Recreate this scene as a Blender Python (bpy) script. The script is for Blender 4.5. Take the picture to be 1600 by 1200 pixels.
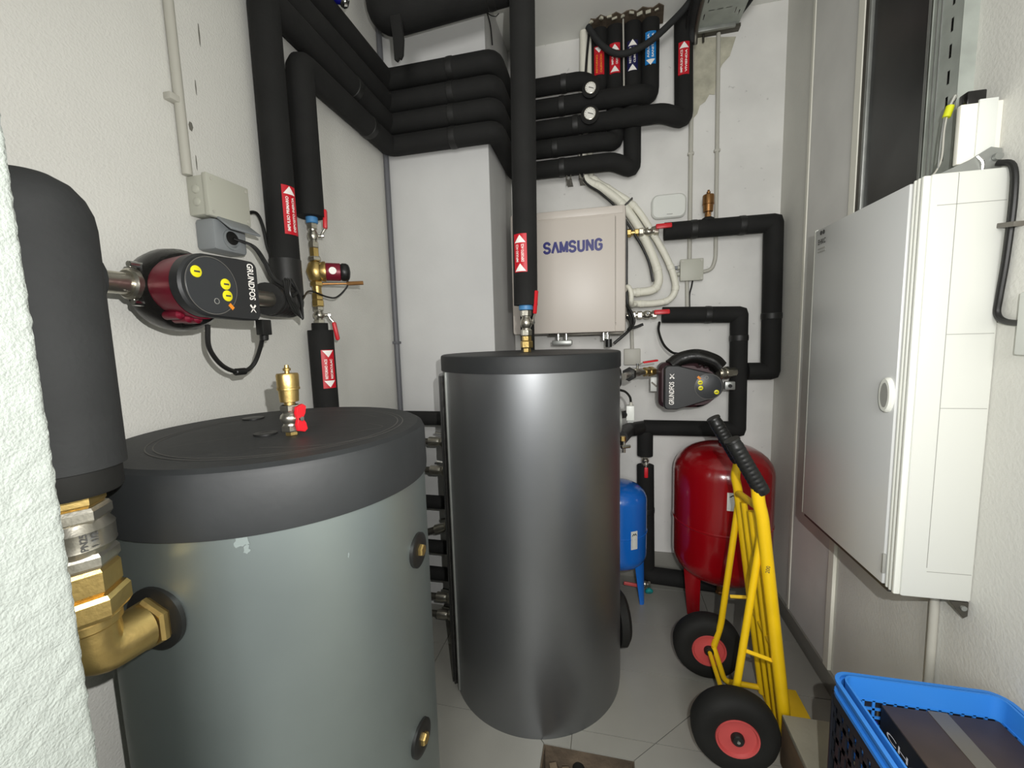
import bpy, bmesh, math, random
from math import sin, cos, pi, radians
from mathutils import Vector, Matrix

for o in list(bpy.data.objects):
    bpy.data.objects.remove(o)
C = bpy.context.scene.collection
sc = bpy.context.scene
random.seed(7)

# ---------------------------------------------------------------- camera, light, exposure
CAM = Vector((0.0, 0.0, 1.36))
yaw, pitch, roll = radians(-13.05), radians(6.13), radians(-1.63)
fw = Vector((sin(yaw)*cos(pitch), cos(yaw)*cos(pitch), -sin(pitch)))
rt = fw.cross(Vector((0, 0, 1))).normalized()
up = rt.cross(fw)
rt, up = rt*cos(roll)+up*sin(roll), up*cos(roll)-rt*sin(roll)
cd = bpy.data.cameras.new('camera')
cd.sensor_fit = 'HORIZONTAL'; cd.sensor_width = 36.0
cd.lens = 650.0/1600.0*36.0
cd.clip_start = 0.02; cd.clip_end = 50
cam = bpy.data.objects.new('camera', cd); C.objects.link(cam)
cam.matrix_world = Matrix(((rt.x, up.x, -fw.x, CAM.x), (rt.y, up.y, -fw.y, CAM.y), (rt.z, up.z, -fw.z, CAM.z), (0, 0, 0, 1)))
sc.camera = cam

w = bpy.data.worlds.new('world'); sc.world = w; w.use_nodes = True
w.node_tree.nodes['Background'].inputs[0].default_value = (0.90, 0.95, 1.0, 1)
w.node_tree.nodes['Background'].inputs[1].default_value = 0.18

def lamp(name, kind, loc, energy, size=0.1, color=(1, 1, 1), aim=None, sy=None):
    d = bpy.data.lights.new(name, kind); d.energy = energy; d.color = color
    if kind == 'AREA':
        d.size = size
        if sy: d.shape = 'RECTANGLE'; d.size_y = sy
    else:
        d.shadow_soft_size = size
    o = bpy.data.objects.new(name, d); C.objects.link(o); o.location = loc
    if aim is not None:
        o.rotation_euler = (Vector(aim)-Vector(loc)).to_track_quat('-Z', 'Y').to_euler()
    return o
# the phone's flash beside the lens, and an added fill lamp behind the camera to soften the falloff
lamp('flash', 'POINT', (0.095, -0.01, 1.452), 40, 0.005, (1.0, 0.99, 0.965))
lamp('fill_light', 'AREA', (0.10, -1.60, 1.9), 37, 0.9, (1.0, 0.985, 0.96), (0.0, 1.6, 1.1))
vs = sc.view_settings
sc.display_settings.display_device = 'sRGB'
vs.view_transform = 'Standard'; vs.look = 'None'; vs.gamma = 1.0; vs.use_curve_mapping = False
vs.exposure = 0.32

# ---------------------------------------------------------------- materials
def lin(c):
    return tuple(((v/255)/12.92 if v/255 <= 0.04045 else ((v/255+0.055)/1.055)**2.4) for v in c)
MATS = {}
def mat(name, rgb, rough=0.5, metal=0.0, bump=0.0, bscale=60.0, var=0.0, vscale=6.0, coat=0.0, spec=0.5, detail=4.0, bdist=0.002, spots=0.0):
    m = bpy.data.materials.new(name); m.use_nodes = True
    nt = m.node_tree; n = nt.nodes; L = nt.links
    b = n['Principled BSDF']
    c = lin(rgb)
    b.inputs['Base Color'].default_value = (*c, 1)
    b.inputs['Roughness'].default_value = rough
    b.inputs['Metallic'].default_value = metal
    b.inputs['Specular IOR Level'].default_value = spec
    b.inputs['Coat Weight'].default_value = coat
    b.inputs['Coat Roughness'].default_value = 0.08
    tc = n.new('ShaderNodeTexCoord')
    if var:
        t = n.new('ShaderNodeTexNoise'); t.inputs['Scale'].default_value = vscale; t.inputs['Detail'].default_value = 6
        L.new(tc.outputs['Object'], t.inputs['Vector'])
        r = n.new('ShaderNodeValToRGB')
        r.color_ramp.elements[0].position = 0.3; r.color_ramp.elements[1].position = 0.7
        r.color_ramp.elements[0].color = (*[x*(1-var) for x in c], 1)
        r.color_ramp.elements[1].color = (*[min(1, x*(1+var)) for x in c], 1)
        L.new(t.outputs['Fac'], r.inputs['Fac'])
        last = r.outputs['Color']
        if spots:
            t2 = n.new('ShaderNodeTexNoise'); t2.inputs['Scale'].default_value = 38; t2.inputs['Detail'].default_value = 2
            L.new(tc.outputs['Object'], t2.inputs['Vector'])
            r2 = n.new('ShaderNodeValToRGB')
            r2.color_ramp.elements[0].position = 0.70; r2.color_ramp.elements[0].color = (0, 0, 0, 1)
            r2.color_ramp.elements[1].position = 0.76; r2.color_ramp.elements[1].color = (spots, spots, spots, 1)
            L.new(t2.outputs['Fac'], r2.inputs['Fac'])
            mx = n.new('ShaderNodeMix'); mx.data_type = 'RGBA'
            L.new(r2.outputs['Color'], mx.inputs[0]); L.new(last, mx.inputs[6])
            mx.inputs[7].default_value = (*[x*0.35 for x in c], 1)
            last = mx.outputs[2]
        L.new(last, b.inputs['Base Color'])
    if bump:
        t = n.new('ShaderNodeTexNoise'); t.inputs['Scale'].default_value = bscale; t.inputs['Detail'].default_value = detail
        L.new(tc.outputs['Object'], t.inputs['Vector'])
        bp = n.new('ShaderNodeBump'); bp.inputs['Strength'].default_value = bump; bp.inputs['Distance'].default_value = bdist
        L.new(t.outputs['Fac'], bp.inputs['Height']); L.new(bp.outputs['Normal'], b.inputs['Normal'])
    MATS[name] = m
    return m
M = MATS
mat('wall_left_paint', (206, 205, 199), 0.85, bump=0.4, bscale=190, var=0.05, vscale=3, bdist=0.004)
mat('wall_back_paint', (214, 213, 209), 0.85, bump=0.25, bscale=30, var=0.07, vscale=5, bdist=0.004, spots=0.35)
mat('wall_right_paint', (208, 207, 200), 0.8, bump=0.35, bscale=110, var=0.05, vscale=4, bdist=0.003)
mat('wall_side_paint', (196, 196, 194), 0.85, bump=0.2, bscale=60, var=0.04, vscale=4)
mat('jamb_render', (154, 160, 154), 0.9, bump=0.5, bscale=300, var=0.04, vscale=30, bdist=0.006, detail=6)
mat('ceiling_paint', (226, 226, 220), 0.85, bump=0.2, bscale=50, var=0.05, vscale=3)
mat('trim_paint', (228, 226, 214), 0.6, bump=0.1, bscale=40)
mat('panel_paint', (214, 213, 209), 0.6, bump=0.1, bscale=90, var=0.06, vscale=5)
mat('tile', (140, 139, 132), 0.35, bump=0.06, bscale=25, var=0.06, vscale=5)
mat('grout', (104, 102, 94), 0.9)
mat('skirting', (128, 127, 120), 0.4, var=0.05)
mat('foam', (24, 24, 23), 0.85, bump=0.35, bscale=90, var=0.25, vscale=9, spec=0.35)
mat('foam_grey', (37, 38, 38), 0.8, bump=0.3, bscale=130, var=0.15, vscale=14, spec=0.35)
mat('tape', (30, 30, 29), 0.5, bump=0.3, bscale=60, spec=0.4)
mat('rubber', (24, 24, 22), 0.75, bump=0.2, bscale=60, var=0.2, vscale=12, spec=0.3)
mat('black_plastic', (27, 27, 26), 0.4, spec=0.4)
mat('gloss_black', (22, 21, 20), 0.25, bump=0.3, bscale=18, bdist=0.01)
mat('lid_plastic', (35, 37, 38), 0.58, bump=0.2, bscale=40, var=0.18, vscale=8, spec=0.45)
mat('groove', (92, 90, 86), 0.7)
mat('tank_silver', (138, 147, 145), 0.42, metal=0.8, bump=0.08, bscale=6, var=0.10, vscale=2.5, bdist=0.01)
mat('tank_grey', (132, 134, 136), 0.40, metal=0.9, bump=0.05, bscale=8, var=0.04, vscale=4)
mat('brass', (190, 164, 104), 0.38, metal=0.95, bump=0.25, bscale=120, var=0.1, vscale=30)
mat('brass_dark', (150, 110, 68), 0.4, metal=0.9, bump=0.2, bscale=100)
mat('nickel', (186, 182, 170), 0.28, metal=0.95, bump=0.25, bscale=90, var=0.08, vscale=30)
mat('chrome', (215, 215, 212), 0.15, metal=1.0)
mat('steel_dark', (95, 92, 85), 0.45, metal=0.8)
mat('galvanised', (150, 152, 148), 0.4, metal=0.6, var=0.12, vscale=20)
mat('galvanised_dull', (158, 163, 156), 0.55, metal=0.15, var=0.15, vscale=15)
mat('red_plastic', (200, 30, 40), 0.4)
mat('red_label', (190, 14, 34), 0.45)
mat('navy_label', (18, 16, 70), 0.45)
mat('blue_label', (18, 120, 190), 0.45)
mat('white_print', (240, 236, 230), 0.5)
mat('blue_tape', (70, 130, 180), 0.5)
mat('motor_red', (120, 22, 44), 0.4, metal=0.2)
mat('pump_face', (40, 41, 42), 0.45)
mat('pump_dial', (52, 54, 56), 0.4)
mat('yellow_print', (230, 220, 30), 0.4)
mat('orange_print', (230, 140, 40), 0.4)
mat('white_plastic', (212, 214, 208), 0.4)
mat('conduit_grey', (178, 176, 166), 0.5)
mat('box_grey', (176, 176, 164), 0.5)
mat('socket_grey', (132, 136, 138), 0.5)
mat('conduit_dark', (95, 96, 100), 0.5)
mat('unit_beige', (198, 190, 181), 0.42)
mat('logo_blue', (8, 10, 105), 0.4)
mat('white_wrap', (224, 222, 208), 0.55, bump=0.5, bscale=45, bdist=0.006)
mat('motor_dark', (62, 42, 46), 0.45, metal=0.2)
mat('scuff', (112, 121, 119), 0.6)
mat('vessel_red', (140, 6, 16), 0.22, coat=0.5)
mat('vessel_blue', (20, 100, 190), 0.25, coat=0.4)
mat('yellow_paint', (232, 190, 20), 0.38, bump=0.05, bscale=40, var=0.06, vscale=12)
mat('grip', (28, 28, 27), 0.35, bump=0.4, bscale=50)
mat('rim_red', (186, 74, 72), 0.5)
mat('cabinet_white', (206, 207, 200), 0.42)
mat('cabinet_door', (206, 207, 205), 0.38, metal=0.1)
mat('cabinet_lip', (226, 227, 218), 0.4)
mat('seam_grey', (150, 150, 144), 0.6)
mat('dark_print', (60, 60, 58), 0.6)
mat('dark_glossy_panel', (62, 62, 62), 0.3, metal=0.5, var=0.35, vscale=3)
mat('crate_blue', (46, 122, 205), 0.45)
mat('crate_black', (26, 28, 34), 0.45)
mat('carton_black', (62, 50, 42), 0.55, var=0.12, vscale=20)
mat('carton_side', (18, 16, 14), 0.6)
mat('clear_tape', (96, 92, 84), 0.35)
mat('beige_print', (150, 132, 104), 0.6)
mat('step_top', (146, 143, 130), 0.6, bump=0.3, bscale=70, var=0.1, vscale=8)
mat('step_side', (104, 84, 62), 0.85, bump=0.5, bscale=60, var=0.25, vscale=10)
mat('pit_brown', (86, 74, 60), 0.9, bump=0.6, bscale=40, var=0.35, vscale=12, bdist=0.01)
mat('pit_wood', (108, 94, 76), 0.85, bump=0.5, bscale=60, var=0.3, vscale=18)
mat('stain', (176, 173, 156), 0.95, bump=0.6, bscale=40, var=0.2, vscale=18, bdist=0.006)
mat('dial_white', (232, 230, 222), 0.4)
mat('teal_plastic', (20, 130, 130), 0.45)
mat('yellow_green', (200, 205, 30), 0.5)

# ---------------------------------------------------------------- mesh helpers
ORG = {}
def org(o):
    return ORG.get(o.name, Vector((0, 0, 0))) if o else Vector((0, 0, 0))
def basis(d, hint=None):
    d = Vector(d).normalized()
    h = Vector(hint) if hint is not None else (Vector((0, 0, 1)) if abs(d.z) < 0.9 else Vector((1, 0, 0)))
    u = (h - d*h.dot(d))
    if u.length < 1e-6:
        h = Vector((0, 1, 0)); u = h - d*h.dot(d)
    u.normalize(); v = d.cross(u)
    return d, u, v
class MB:
    def __init__(s): s.v = []; s.f = []
    def add(s, vs_, fs):
        k = len(s.v); s.v += [tuple(p) for p in vs_]; s.f += [tuple(i+k for i in f) for f in fs]; return s
    def box(s, a, b, ch=0.0):
        x0, y0, z0 = [min(a[i], b[i]) for i in range(3)]; x1, y1, z1 = [max(a[i], b[i]) for i in range(3)]
        if ch <= 0:
            return s.add([(x0,y0,z0),(x1,y0,z0),(x1,y1,z0),(x0,y1,z0),(x0,y0,z1),(x1,y0,z1),(x1,y1,z1),(x0,y1,z1)],
                         [(0,3,2,1),(4,5,6,7),(0,1,5,4),(1,2,6,5),(2,3,7,6),(3,0,4,7)])
        bm = bmesh.new(); bmesh.ops.create_cube(bm, size=1)
        bmesh.ops.scale(bm, vec=(x1-x0, y1-y0, z1-z0), verts=bm.verts)
        bmesh.ops.translate(bm, vec=((x0+x1)/2, (y0+y1)/2, (z0+z1)/2), verts=bm.verts)
        bmesh.ops.bevel(bm, geom=list(bm.edges), offset=ch, segments=2, affect='EDGES', profile=0.5)
        s.frombm(bm); return s
    def frombm(s, bm):
        bm.verts.index_update()
        s.add([v.co.copy() for v in bm.verts], [[v.index for v in f.verts] for f in bm.faces]); bm.free()
    def obox(s, c, ax, hx, hy, hz, ch=0.0):
        t = MB().box((-hx,-hy,-hz), (hx,hy,hz), ch); X, Y, Z = [Vector(q) for q in ax]; c = Vector(c)
        return s.add([c+X*p[0]+Y*p[1]+Z*p[2] for p in t.v], t.f)
    def lathe(s, p0, d, prof, seg=24, hint=None, rot=0.0, cap=True):
        d, u, v = basis(d, hint); p0 = Vector(p0); vs_ = []; fs = []
        for t, r in prof:
            for k in range(seg):
                a = 2*pi*k/seg+rot; vs_.append(p0+d*t+(u*cos(a)+v*sin(a))*r)
        for i in range(len(prof)-1):
            for k in range(seg):
                k2 = (k+1) % seg; fs.append((i*seg+k, i*seg+k2, (i+1)*seg+k2, (i+1)*seg+k))
        if cap:
            fs.append(tuple(reversed(range(seg)))); n = (len(prof)-1)*seg; fs.append(tuple(range(n, n+seg)))
        return s.add(vs_, fs)
    def cyl(s, a, b, r, seg=20, r2=None, ch=0.0):
        a = Vector(a); b = Vector(b); L = (b-a).length; r2 = r if r2 is None else r2
        pr = [(0, r), (L, r2)] if ch <= 0 else [(0, r-ch), (ch, r), (L-ch, r2), (L, r2-ch)]
        return s.lathe(a, b-a, pr, seg)
    def hexn(s, a, b, r):
        a = Vector(a); b = Vector(b); L = (b-a).length; e = min(0.12*r, L*0.3)
        return s.lathe(a, b-a, [(0, r*0.92), (e, r), (L-e, r), (L, r*0.92)], 6)
    def tube(s, pts, r, seg=16, bend=0.0, nb=6, cap=True, rads=None):
        P = path(pts, bend, nb); n = len(P); vs_ = []; fs = []
        T = [(P[min(i+1, n-1)]-P[max(i-1, 0)]).normalized() for i in range(n)]
        for i in range(1, n-1):
            a = (P[i]-P[i-1]).normalized(); b = (P[i+1]-P[i]).normalized(); T[i] = (a+b).normalized() if (a+b).length > 1e-6 else a
        _, u, _v = basis(T[0])
        for i in range(n):
            u = (u-T[i]*u.dot(T[i])).normalized(); v = T[i].cross(u)
            sc_ = 1.0
            if 0 < i < n-1:
                a = (P[i]-P[i-1]).normalized(); sc_ = min(1.5, 1/max(0.3, T[i].dot(a)))
            rr = r if rads is None else rads(i/(n-1))
            # widen along the mitre direction
            if sc_ > 1.02:
                b = (P[i+1]-P[i]).normalized(); w_ = (b-a)
                w_ = w_.normalized()
            for k in range(seg):
                an = 2*pi*k/seg; q = (u*cos(an)+v*sin(an))*rr
                if sc_ > 1.02: q += w_*q.dot(w_)*(sc_-1)
                vs_.append(P[i]+q)
        for i in range(n-1):
            for k in range(seg):
                k2 = (k+1) % seg; fs.append((i*seg+k, i*seg+k2, (i+1)*seg+k2, (i+1)*seg+k))
        if cap: fs.append(tuple(reversed(range(seg)))); fs.append(tuple(range((n-1)*seg, n*seg)))
        return s.add(vs_, fs)
    def prism(s, poly, o, X, Y, t, ch=0.0):
        """polygon (u,v) on the plane o,X,Y, thickness t along X x Y, optional chamfer on the outer face"""
        o = Vector(o); X = Vector(X); Y = Vector(Y); N = X.cross(Y).normalized(); n = len(poly)
        lay = [(0, 0.0), (t, 0.0)] if ch <= 0 else [(0, 0.0), (t-ch, 0.0), (t, ch)]
        cx = sum(p[0] for p in poly)/n; cy = sum(p[1] for p in poly)/n; vs_ = []; fs = []
        for h, e in lay:
            for p in poly:
                dx, dy = p[0]-cx, p[1]-cy; l = math.hypot(dx, dy) or 1
                vs_.append(o+X*(p[0]-dx/l*e)+Y*(p[1]-dy/l*e)+N*h)
        for i in range(len(lay)-1):
            for k in range(n): k2 = (k+1) % n; fs.append((i*n+k, i*n+k2, (i+1)*n+k2, (i+1)*n+k))
        fs.append(tuple(reversed(range(n)))); m_ = (len(lay)-1)*n; fs.append(tuple(range(m_, m_+n)))
        return s.add(vs_, fs)
    def build(s, name, m, parent=None, smooth=35, label=None, cat=None, group=None, kind=None):
        og = org(parent)
        me = bpy.data.meshes.new(name); me.from_pydata([tuple(Vector(p)-og) for p in s.v], [], s.f); me.update()
        bm = bmesh.new(); bm.from_mesh(me); bmesh.ops.recalc_face_normals(bm, faces=bm.faces); bm.to_mesh(me); bm.free()
        me.materials.append(M[m])
        if smooth:
            me.shade_smooth(); me.set_sharp_from_angle(angle=radians(smooth))
        o = bpy.data.objects.new(name, me); C.objects.link(o)
        if parent: o.parent = parent; ORG[o.name] = og
        return tag(o, label, cat, group, kind)
def tag(o, label=None, cat=None, group=None, kind=None):
    if label: o['label'] = label
    if cat: o['category'] = cat
    if group: o['group'] = group
    if kind: o['kind'] = kind
    return o
def thing(name, label, cat, loc=(0, 0, 0), group=None):
    o = bpy.data.objects.new(name, None); C.objects.link(o); o.location = loc; o.empty_display_size = 0.05
    ORG[o.name] = Vector(loc); return tag(o, label, cat, group)
def path(pts, bend, nb=6):
    P = [Vector(p) for p in pts]
    if bend <= 0 or len(P) < 3: return P
    out = [P[0]]
    for i in range(1, len(P)-1):
        a, b, c = P[i-1], P[i], P[i+1]; d1 = (a-b); d2 = (c-b)
        ang = d1.angle(d2) if d1.length > 1e-6 and d2.length > 1e-6 else pi
        if ang > pi-0.03: out.append(b); continue
        t = min(bend, d1.length*0.48, d2.length*0.48); p, q = b+d1.normalized()*t, b+d2.normalized()*t
        for k in range(nb+1):
            s_ = k/nb; out.append(p*(1-s_)**2+b*2*s_*(1-s_)+q*s_**2)
    out.append(P[-1]); return out
def curve_pts(pts, n=8):
    """Catmull-Rom through the points"""
    P = [Vector(p) for p in pts]; Q = [P[0]*2-P[1]]+P+[P[-1]*2-P[-2]]; out = []
    for i in range(1, len(Q)-2):
        for k in range(n):
            t = k/n; a, b, c, d = Q[i-1], Q[i], Q[i+1], Q[i+2]
            out.append(0.5*((2*b)+(c-a)*t+(2*a-5*b+4*c-d)*t*t+(3*b-3*c+d-a)*t**3))
    out.append(P[-1]); return out
def text_data(s, size, bold=0.0, align='CENTER'):
    cu = bpy.data.curves.new('txt', 'FONT'); cu.body = s; cu.size = size; cu.align_x = align; cu.align_y = 'CENTER'
    cu.offset = bold; cu.resolution_u = 3
    o = bpy.data.objects.new('txt', cu); C.objects.link(o)
    dg = bpy.context.evaluated_depsgraph_get(); me = bpy.data.meshes.new_from_object(o.evaluated_get(dg))
    vs_ = [v.co.copy() for v in me.vertices]; fs = [tuple(p.vertices) for p in me.polygons]
    bpy.data.objects.remove(o); bpy.data.curves.remove(cu); bpy.data.meshes.remove(me)
    return vs_, fs
def text(s, size, o, X, Y, m, parent, name='lettering', width=None, bold=0.0, lift=0.0006, label=None):
    vs_, fs = text_data(s, size, bold); X = Vector(X); Y = Vector(Y); N = X.cross(Y).normalized(); o = Vector(o)
    if width and vs_:
        w0 = max(v.x for v in vs_)-min(v.x for v in vs_); k = width/w0
        c0 = (max(v.x for v in vs_)+min(v.x for v in vs_))/2
        vs_ = [Vector(((v.x-c0)*k, v.y, 0)) for v in vs_]
    b = MB(); b.add([o+X*v.x+Y*v.y+N*lift for v in vs_], fs)
    return b.build(name, m, parent, smooth=0, label=label)
def strokes(polys, h, o, X, Y, m, parent, name, total, wt, lift=0.0006):
    """bold lettering from thick strokes; polys = per letter lists of unit paths"""
    X = Vector(X); Y = Vector(Y); N = X.cross(Y).normalized(); o = Vector(o); n = len(polys); adv = total/(n-0.18); b = MB(); lay = 0
    for i, paths in enumerate(polys):
        for P in paths:
            q = [(-total/2+i*adv+px*adv*0.80, (py-0.5)*h) for px, py in P]
            for k in range(len(q)-1):
                (ax, ay), (bx_, by_) = q[k], q[k+1]; L_ = math.hypot(bx_-ax, by_-ay) or 1; ex, ey = (bx_-ax)/L_, (by_-ay)/L_
                a0 = wt/2*0.35; c4 = [(ax-ex*a0-ey*wt/2, ay-ey*a0+ex*wt/2), (bx_+ex*a0-ey*wt/2, by_+ey*a0+ex*wt/2), (bx_+ex*a0+ey*wt/2, by_+ey*a0-ex*wt/2), (ax-ex*a0+ey*wt/2, ay-ey*a0-ex*wt/2)]
                lay += 1; b.add([o+X*u+Y*v+N*(lift+lay*1e-6) for u, v in c4], [(0, 1, 2, 3)])
    return b.build(name, m, parent, smooth=0)
def arcp(cx, cy, rx_, ry_, a0, a1, n=8): return [(cx+rx_*cos(radians(a0+(a1-a0)*k/n)), cy+ry_*sin(radians(a0+(a1-a0)*k/n))) for k in range(n+1)]
LS = [arcp(0.5, 0.72, 0.40, 0.22, 10, 270, 9)+arcp(0.5, 0.28, 0.42, 0.22, 90, -170, 9)]
LA = [[(0.05, 0.06), (0.5, 0.94), (0.95, 0.06)]]
LM = [[(0.04, 0.06), (0.04, 0.94), (0.5, 0.12), (0.96, 0.94), (0.96, 0.06)]]
LU = [[(0.12, 0.94)]+arcp(0.5, 0.30, 0.38, 0.24, 180, 360, 8)+[(0.88, 0.94)]]
LN = [[(0.10, 0.06), (0.10, 0.94), (0.90, 0.06), (0.90, 0.94)]]
LG = [arcp(0.5, 0.70, 0.40, 0.24, 20, 180, 6)+arcp(0.5, 0.30, 0.40, 0.24, 180, 360, 8)+[(0.90, 0.50), (0.55, 0.50)]]
def circ(r, n=24, cx=0, cy=0):
    return [(cx+r*cos(2*pi*k/n), cy+r*sin(2*pi*k/n)) for k in range(n)]
def rrect(w, h, r, n=4, cx=0, cy=0):
    out = []
    for sx, sy, a0 in ((1, 1, 0), (-1, 1, 90), (-1, -1, 180), (1, -1, 270)):
        for k in range(n+1):
            a = radians(a0+90*k/n); out.append((cx+sx*(w/2-r)+r*cos(a), cy+sy*(h/2-r)+r*sin(a)))
    return out
def hull(pts):
    pts = sorted(set((round(p[0], 6), round(p[1], 6)) for p in pts)); lo = []; hi = []
    cr = lambda o, a, b: (a[0]-o[0])*(b[1]-o[1])-(a[1]-o[1])*(b[0]-o[0])
    for p in pts:
        while len(lo) >= 2 and cr(lo[-2], lo[-1], p) <= 0: lo.pop()
        lo.append(p)
    for p in reversed(pts):
        while len(hi) >= 2 and cr(hi[-2], hi[-1], p) <= 0: hi.pop()
        hi.append(p)
    return lo[:-1]+hi[:-1]

# ---------------------------------------------------------------- the room
LX, RX, BY, CY, CX, ZC = -1.02, 0.819, 2.339, 1.886, -0.5145, 2.884
def struct(name, b, m, label=None, smooth=0): return b.build(name, m, None, smooth=smooth, kind='structure', label=label)
struct('wall_left', MB().box((LX-0.1, -0.6, -0.2), (LX, BY+0.1, ZC)), 'wall_left_paint', 'white rough painted wall on the left behind the pump')
struct('wall_back', MB().box((LX, BY, -0.2), (RX+0.1, BY+0.1, ZC)), 'wall_back_paint', 'white painted concrete wall at the back')
struct('wall_right', MB().box((RX, -0.6, -0.2), (RX+0.1, BY, ZC)), 'wall_right_paint', 'grey-white wall on the right behind the electrical cabinet')
struct('ceiling', MB().box((LX-0.1, 0.2, ZC), (RX+0.1, BY+0.1, ZC+0.1)), 'ceiling_paint', 'pale grey ceiling')
struct('wall_column', MB().box((LX, CY, -0.002), (CX, BY, ZC-0.001), 0.004), 'wall_side_paint', 'square white column boxed out in the back left corner')
wf = struct('wall_front', MB().box((LX, -0.6, -0.2), (-0.5705, 0.3045, ZC), 0.004), 'jamb_render', 'rough white rendered door jamb filling the left edge', 30)
from mathutils import noise
jb = MB(); us = [i*0.0045 for i in range(105)]; zs_ = [0.45+i*0.0045 for i in range(300)]; vs_ = []
for z in zs_:
    for u in us:
        y = -0.12+u; x = -0.567; nx, ny = 1, 0
        if y > 0.303:
            t = min(1, (y-0.303)/0.0085)*pi/2; over = max(0, y-0.3115)
            x = -0.572+0.005*cos(t)-over; y = 0.303+0.005*sin(t); nx, ny = cos(t), sin(t)
        h = noise.noise(Vector((u*75, z*75, 0)))*0.0016+noise.noise(Vector((u*190, z*190, 3)))*0.0009
        vs_.append((x+nx*h, y+ny*h, z))
nu = len(us); jb.add(vs_, [(j*nu+i, j*nu+i+1, (j+1)*nu+i+1, (j+1)*nu+i) for j in range(len(zs_)-1) for i in range(nu-1)])
jb.build('render_coat', 'jamb_render', wf, smooth=60)

# floor: slab with a square pit, each tile its own piece
PX0, PX1, PY0, PY1 = -0.215, 0.078, 0.96, 1.252
fl = MB()
fl.box((LX-0.1, -0.6, -0.10), (PX0, BY+0.1, -0.006)); fl.box((PX1, -0.6, -0.10), (RX+0.1, BY+0.1, -0.006))
fl.box((PX0, -0.6, -0.10), (PX1, PY0, -0.006)); fl.box((PX0, PY1, -0.10), (PX1, BY+0.1, -0.006))
floor = struct('floor', fl, 'grout', 'floor of grey rectangular tiles with thin joints')
def clip(poly, a, b, c):
    out = []
    for i in range(len(poly)):
        p, q = poly[i], poly[(i+1) % len(poly)]; fp = a*p[0]+b*p[1]-c; fq = a*q[0]+b*q[1]-c
        if fp >= 0: out.append(p)
        if fp*fq < 0: t = fp/(fp-fq); out.append((p[0]+(q[0]-p[0])*t, p[1]+(q[1]-p[1])*t))
    return out
def area(p): return 0.5*sum(p[i][0]*p[(i+1) % len(p)][1]-p[(i+1) % len(p)][0]*p[i][1] for i in range(len(p)))
G = 0.0013
def tile_piece(poly):
    if len(poly) < 3 or abs(area(poly)) < 0.0006: return
    MB().prism(poly, (0, 0, -0.006), (1, 0, 0), (0, 1, 0), 0.0055+random.uniform(0, 0.0005)).build('tile', 'tile', floor, smooth=0)
xs = [LX, -0.725, -0.125, 0.475, RX]; ys = [-0.45, -0.177, 0.123, 0.424, 0.724, 1.025, 1.325, 1.6255, 1.926, 2.227, BY]
for i in range(4):
    for j in range(10):
        x0, x1, y0, y1 = xs[i]+G, xs[i+1]-G, ys[j]+G, ys[j+1]-G
        cell = [(x0, y0), (x1, y0), (x1, y1), (x0, y1)]
        near = (j in (5, 6) and i == 2) or (j == 5 and i == 1) or (j == 4 and i in (1, 2))
        if not near: tile_piece(cell); continue
        # sectors above, right, below and left of the pit, cut along its 45 degree diagonals
        s2 = math.sqrt(0.5)
        up_ = clip(clip(clip(cell, 0, 1, PY1+G), -s2, s2, s2*(PY1-PX1)+G), s2, s2, s2*(PX0+PY1)+G)
        rt_ = clip(clip(clip(cell, 1, 0, PX1+G), s2, -s2, s2*(PX1-PY1)+G), s2, s2, s2*(PX1+PY0)+G)
        dn_ = clip(clip(clip(cell, 0, -1, -PY0+G), s2, -s2, s2*(PX0-PY0)+G), -s2, -s2, -s2*(PX1+PY0)+G)
        lf_ = clip(clip(clip(cell, -1, 0, -PX0+G), -s2, -s2, -s2*(PX0+PY1)+G), -s2, s2, s2*(PY0-PX0)+G)
        for p in (up_, rt_, dn_, lf_): tile_piece(p)
# skirting
def skirt(name, a, b, label): struct(name, MB().box(a, b, 0.002), 'skirting', label, 30)
skirt('baseboard_back', (CX, BY-0.012, -0.006), (RX-0.012, BY, 0.155), 'grey tiled skirting along the back wall')
skirt('baseboard_right', (RX-0.012, 0.9, -0.006), (RX, BY, 0.078), 'grey tiled skirting along the right wall')
skirt('baseboard_column', (CX, CY, -0.006), (CX+0.012, BY-0.012, 0.155), 'grey tiled skirting on the side of the column')
skirt('baseboard_left', (LX, 0.31, -0.006), (LX+0.012, CY, 0.12), 'grey tiled skirting along the left wall')
# right wall strips
struct('trim_1', MB().box((RX-0.007, 2.040, 0.078), (RX, 2.060, ZC), 0.002), 'trim_paint', 'narrow pale strip on the right wall nearest the back corner')
struct('trim_2', MB().box((RX-0.012, 1.675, 0.078), (RX, 1.712, ZC), 0.002), 'trim_paint', 'pale strip on the right wall beside the dark panel')
struct('wall_panel', MB().box((RX-0.004, 1.712, 0.078), (RX, 2.040, ZC), 0.001), 'panel_paint', 'grey board between the two pale strips on the right wall')
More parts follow.
